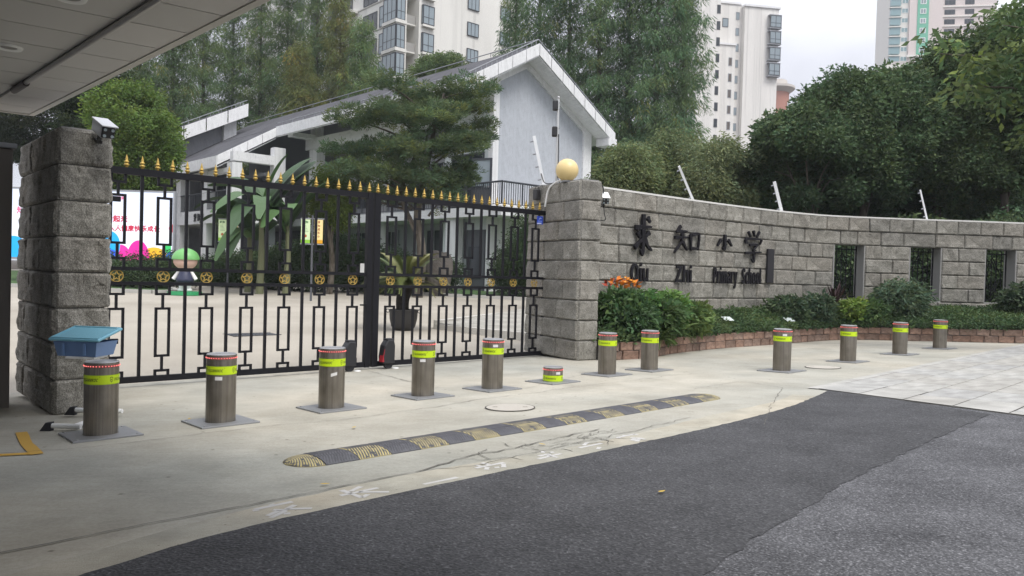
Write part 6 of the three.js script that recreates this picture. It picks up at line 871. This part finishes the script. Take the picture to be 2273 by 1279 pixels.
// ---------------------------------------------------------------- brick edged flower bed along the wall
function nearWall(x, z) { let b = null, d = 1e9; for (let s = -0.7; s < 16; s += 0.15) { const q = wallAt(s).p, k = Math.hypot(q.x - x, q.z - z); if (k < d) { d = k; b = [q.x, q.z, k]; } } return b; }
function bedY(x, z) { let d = 1e9; for (const q of PB) d = Math.min(d, Math.hypot(q[0] - x, q[1] - z)); const w = nearWall(x, z)[2]; return F(x, z) + mix(0.27, 0.66, d / (d + w)); }
const PB = smooth([[1.55, -13.55], [1.861, -13.62], [2.43, -13.98], [3.11, -15.0], [4.50, -16.45], [6.0, -17.6], [7.15, -18.6], [8.1, -19.25], [8.75, -19.35], [9.55, -19.0], [10.5, -18.62], [11.4, -18.2], [12.6, -17.75], [14.5, -17.2]], 160);
{
  const t = thing('flower_bed_edging', 'low red brown brick edging of the flower bed', 'edging'), r = rng(71), acc = [0]; for (let i = 1; i < PB.length; i++) acc.push(acc[i - 1] + Math.hypot(PB[i][0] - PB[i - 1][0], PB[i][1] - PB[i - 1][1]));
  const at = (s) => { let i = acc.findIndex((a) => a > s); if (i < 1) i = i === 0 ? 1 : acc.length - 1; const f = (s - acc[i - 1]) / (acc[i] - acc[i - 1]), a = PB[i - 1], b = PB[i], L = Math.hypot(b[0] - a[0], b[1] - a[1]); return [mix(a[0], b[0], f), mix(a[1], b[1], f), (b[0] - a[0]) / L, (b[1] - a[1]) / L]; };
  const G = [0, 1, 2, 3].map((k) => { const g = new RoundedBoxGeometry(1, 1, 1, 1, 0.05), p = g.attributes.position, q = rng(k + 5), h = new Map(); for (let i = 0; i < p.count; i++) { const key = [p.getX(i), p.getY(i), p.getZ(i)].map((v) => v.toFixed(2)).join(); if (!h.has(key)) h.set(key, [(q() - 0.5) * 0.05, (q() - 0.5) * 0.08, (q() - 0.5) * 0.16]); const o = h.get(key); p.setXYZ(i, p.getX(i) + o[0], p.getY(i) + o[1], p.getZ(i) + o[2]); } g.computeVertexNormals(); return g; });
  const hs = [0.16, 0.155]; let y0 = 0.0;
  for (let k = 0; k < 2; k++) { let s = k % 2 ? 0.02 : 0.14; while (s < acc.at(-1) - 0.3) { const L = 0.25 + r() * 0.14, [x, z, tx, tz] = at(s + L / 2), m = part('brick', G[Math.floor(r() * 4)], M.brick[Math.floor(r() * 4)], t); basis(m, V(tx * (L - 0.012), 0, tz * (L - 0.012)), V(0, hs[k] - 0.01, 0), V(-tz * 0.13, 0, tx * 0.13), V(x, F(x, z) + y0 + hs[k] / 2, z)); s += L; } y0 += hs[k]; }
  const mo = []; for (let i = 0; i < PB.length - 1; i++) { const [a, b] = [PB[i], PB[i + 1]], L = Math.hypot(b[0] - a[0], b[1] - a[1]), x = (a[0] + b[0]) / 2, z = (a[1] + b[1]) / 2; mo.push(bx(L + 0.01, 0.33, 0.085, x, F(x, z) + 0.13, z, Math.atan2(-(b[1] - a[1]), b[0] - a[0]))); } part('mortar', mo, mat([0.13, 0.12, 0.11], 1), t);
  const back = []; for (let s = -0.6; s < 15; s += 0.4) { const q = wallAt(s); back.push([q.p.x, q.p.z]); }
  const inner = [...PB, ...back.reverse()]; { const p = [], uv = []; for (let i = 0; i < PB.length; i++) for (let j = 0; j < 6; j++) { const w = nearWall(PB[i][0], PB[i][1]), t = j / 5, x = mix(PB[i][0], w[0], t), z = mix(PB[i][1], w[1], t); p.push(x, F(x, z) + mix(0.27, 0.66, t), z); uv.push(x, z); } const ix = []; for (let i = 0; i < PB.length - 1; i++) for (let j = 0; j < 5; j++) { const a = i * 6 + j; ix.push(a, a + 6, a + 1, a + 1, a + 6, a + 7); } const g = new THREE.BufferGeometry(); g.setAttribute('position', new THREE.Float32BufferAttribute(p, 3)); g.setAttribute('uv', new THREE.Float32BufferAttribute(uv, 2)); g.setIndex(ix); g.computeVertexNormals(); struct('flower_bed_soil', g, M.soil); }
  // ground cover between the edging and the wall
  const L = [], rr = rng(73); const inside = (x, z) => { let c = false; for (let i = 0, j = inner.length - 1; i < inner.length; j = i++) { const [xi, zi] = inner[i], [xj, zj] = inner[j]; if (zi > z !== zj > z && x < (xj - xi) * (z - zi) / (zj - zi) + xi) c = !c; } return c; };
  for (let i = 0; i < 26000 && L.length < 5200; i++) { const x = 1.6 + rr() * 12, z = -13.6 - rr() * 7.2; if (!inside(x, z)) continue; const b = vn(x * 1.3, z * 1.3, 1e6, 9); L.push([x, bedY(x, z) + 0.02 + b * 0.1 + rr() * 0.05, z, 0.75 + rr() * 0.6, tint(rr, b > 0.6 ? [0.11, 0.17, 0.065] : [0.078, 0.13, 0.052], 0.3), 0.7]); }
  const gcv = new THREE.Group(); gcv.name = 'ground_cover'; gcv.userData = { kind: 'stuff', label: 'dense low green ground cover filling the flower bed', category: 'ground cover' }; scene.add(gcv); scatter('leaves', gcv, CL.cover, L, M.leaf);
}
[[1.95, -14.4, 0.42, 0.62, [0.088, 0.160, 0.052], 'dark leafy shrub in the bed against the lamp pillar'], [2.35, -14.75, 0.5, 0.68, [0.115, 0.221, 0.062], 'tall green shrub in the bed below the tallest character'], [2.75, -14.75, 0.42, 0.62, [0.088, 0.150, 0.052], 'dark green shrub in the middle of the bed clump'], [3.0, -15.4, 0.45, 0.66, [0.124, 0.231, 0.062], 'bright green shrub in the bed under the raised word Qiu'], [3.55, -15.75, 0.4, 0.52, [0.150, 0.221, 0.071], 'yellowish shrub in the bed under the raised word Zhi'], [2.2, -14.15, 0.36, 0.5, [0.071, 0.133, 0.050], 'low dark shrub behind the brick edging by the pillar']].forEach(([x, z, w, h, c, l], i) => shrub('bed_shrub', l, x, z, w, h, 190, c, CL.shrub, 600 + i, bedY(x, z), 'shrubs in the flower bed'));
[[7.6, -19.3, 0.36, 0.6, [0.088, 0.133, 0.071], 'grey green shrub in the bed beside the first wall opening'], [8.6, -19.75, 0.4, 0.42, [0.195, 0.283, 0.052], 'bright yellow green shrub in the bed below the first opening'], [9.2, -19.75, 0.42, 0.36, [0.106, 0.177, 0.062], 'low green shrub in the bed below the first opening'], [10.0, -19.9, 0.42, 0.7, [0.106, 0.160, 0.088], 'feathery shrub in the bed between the first two openings'], [13.1, -19.6, 0.62, 0.8, [0.062, 0.098, 0.050], 'dark shrub in the bed by the third opening'], [6.6, -18.7, 0.4, 0.45, [0.079, 0.124, 0.062], 'low dark shrub in the bed under the black plate']].forEach(([x, z, w, h, c, l], i) => shrub('bed_shrub', l, x, z, w, h, 110, c, i === 3 ? CL.fine : CL.shrub, 620 + i, bedY(x, z), 'shrubs in the flower bed'));
{ // canna with orange flowers
  const x = 2.2, z = -14.75, t = thing('canna_plant', 'orange flowering canna at the back of the flower bed', 'flower', [x, bedY(x, z), z]), r = rng(641); const st = [], pet = [leafClump(642, 12, 0.07, 0.13, 0.06, { droop: -0.5 }), leafClump(643, 10, 0.06, 0.12, 0.05, { droop: -0.4 })], pm = [mat([0.72, 0.20, 0.02], 0.55, { side: 2 }), mat([0.80, 0.33, 0.03], 0.55, { side: 2 }), mat([0.55, 0.07, 0.03], 0.55, { side: 2 })];
  for (const [a, b, c, k] of [[-0.34, 0.88, 0, 2], [-0.24, 0.93, 0.1, 0], [-0.06, 0.96, 0, 1], [0.04, 0.91, 0.1, 1], [-0.14, 0.86, 0.1, 0], [0.1, 0.87, 0.05, 0]]) { st.push(rod(V(a * 0.4, 0, c), V(a, b, c), 0.012, 5, 0.006)); part('flower', pet[k % 2], pm[k], t).position.set(a, b, c); } part('stem', st, mat([0.08, 0.12, 0.04], 0.7), t);
}
{ // fern by the edging
  const G = [frondGeo(0.62, 22, 0.09, 0.45, 0.85), frondGeo(0.55, 20, 0.085, 0.8, 0.6)], fm = [mat([0.10, 0.15, 0.035], 0.6, { side: 2 }), mat([0.075, 0.125, 0.03], 0.6, { side: 2 })], r = rng(651);
  for (const [x, z, k, l] of [[3.02, -14.98, 1.15, 'light green fern arching over the brick edging'], [2.75, -14.35, 0.7, 'small fern at the brick edging behind a bollard']]) { const t = thing('fern', l, 'fern', [x, bedY(x, z), z]); for (let i = 0; i < 22; i++) { const m = part('frond', G[i % 2], fm[i % 2], t); m.rotation.set((r() - 0.5) * 0.3, i * 2.4, (r() - 0.3) * 0.4); m.scale.setScalar(k * (0.8 + r() * 0.4)); } }
}
{ // dark red cordyline
  const x = 8.25, z = -19.72, t = thing('cordyline', 'dark red spiky plant in the bed beside the first wall opening', 'plant', [x, bedY(x, z), z]), r = rng(661), m0 = mat([0.05, 0.022, 0.024], 0.5, { side: 2 }), s = new THREE.Shape(); s.moveTo(0, 0); s.quadraticCurveTo(0.05, 0.25, 0, 0.55); s.quadraticCurveTo(-0.05, 0.25, 0, 0); const g = new THREE.ShapeGeometry(s, 5); part('stem', cyl(0.02, 0.018, 0.5, 0, 0, 0, 6), M.bark, t); for (let i = 0; i < 20; i++) { const m = part('leaf', g, m0, t); m.position.y = 0.3 + r() * 0.25; m.rotation.set(0.2 + r() * 0.7, i * 2.4, 0, 'YXZ'); }
}
for (const [x, z, l] of [[4.75, -16.95, 'small white plant label lying in the ground cover by the raised word Primary'], [6.55, -18.2, 'small white plant label in the ground cover under the black plate']]) { const t = thing('plant_label', l, 'plant label', [x, bedY(x, z) + 0.18, z], 0.5); part('card', bx(0.26, 0.006, 0.16, 0, 0.06, 0, 0, 0.5), mat([0.55, 0.60, 0.58], 0.5), t); part('stake', cyl(0.008, 0.008, 0.12, 0, -0.06, 0, 6), M.grey, t); }

renderer.render(scene, camera);
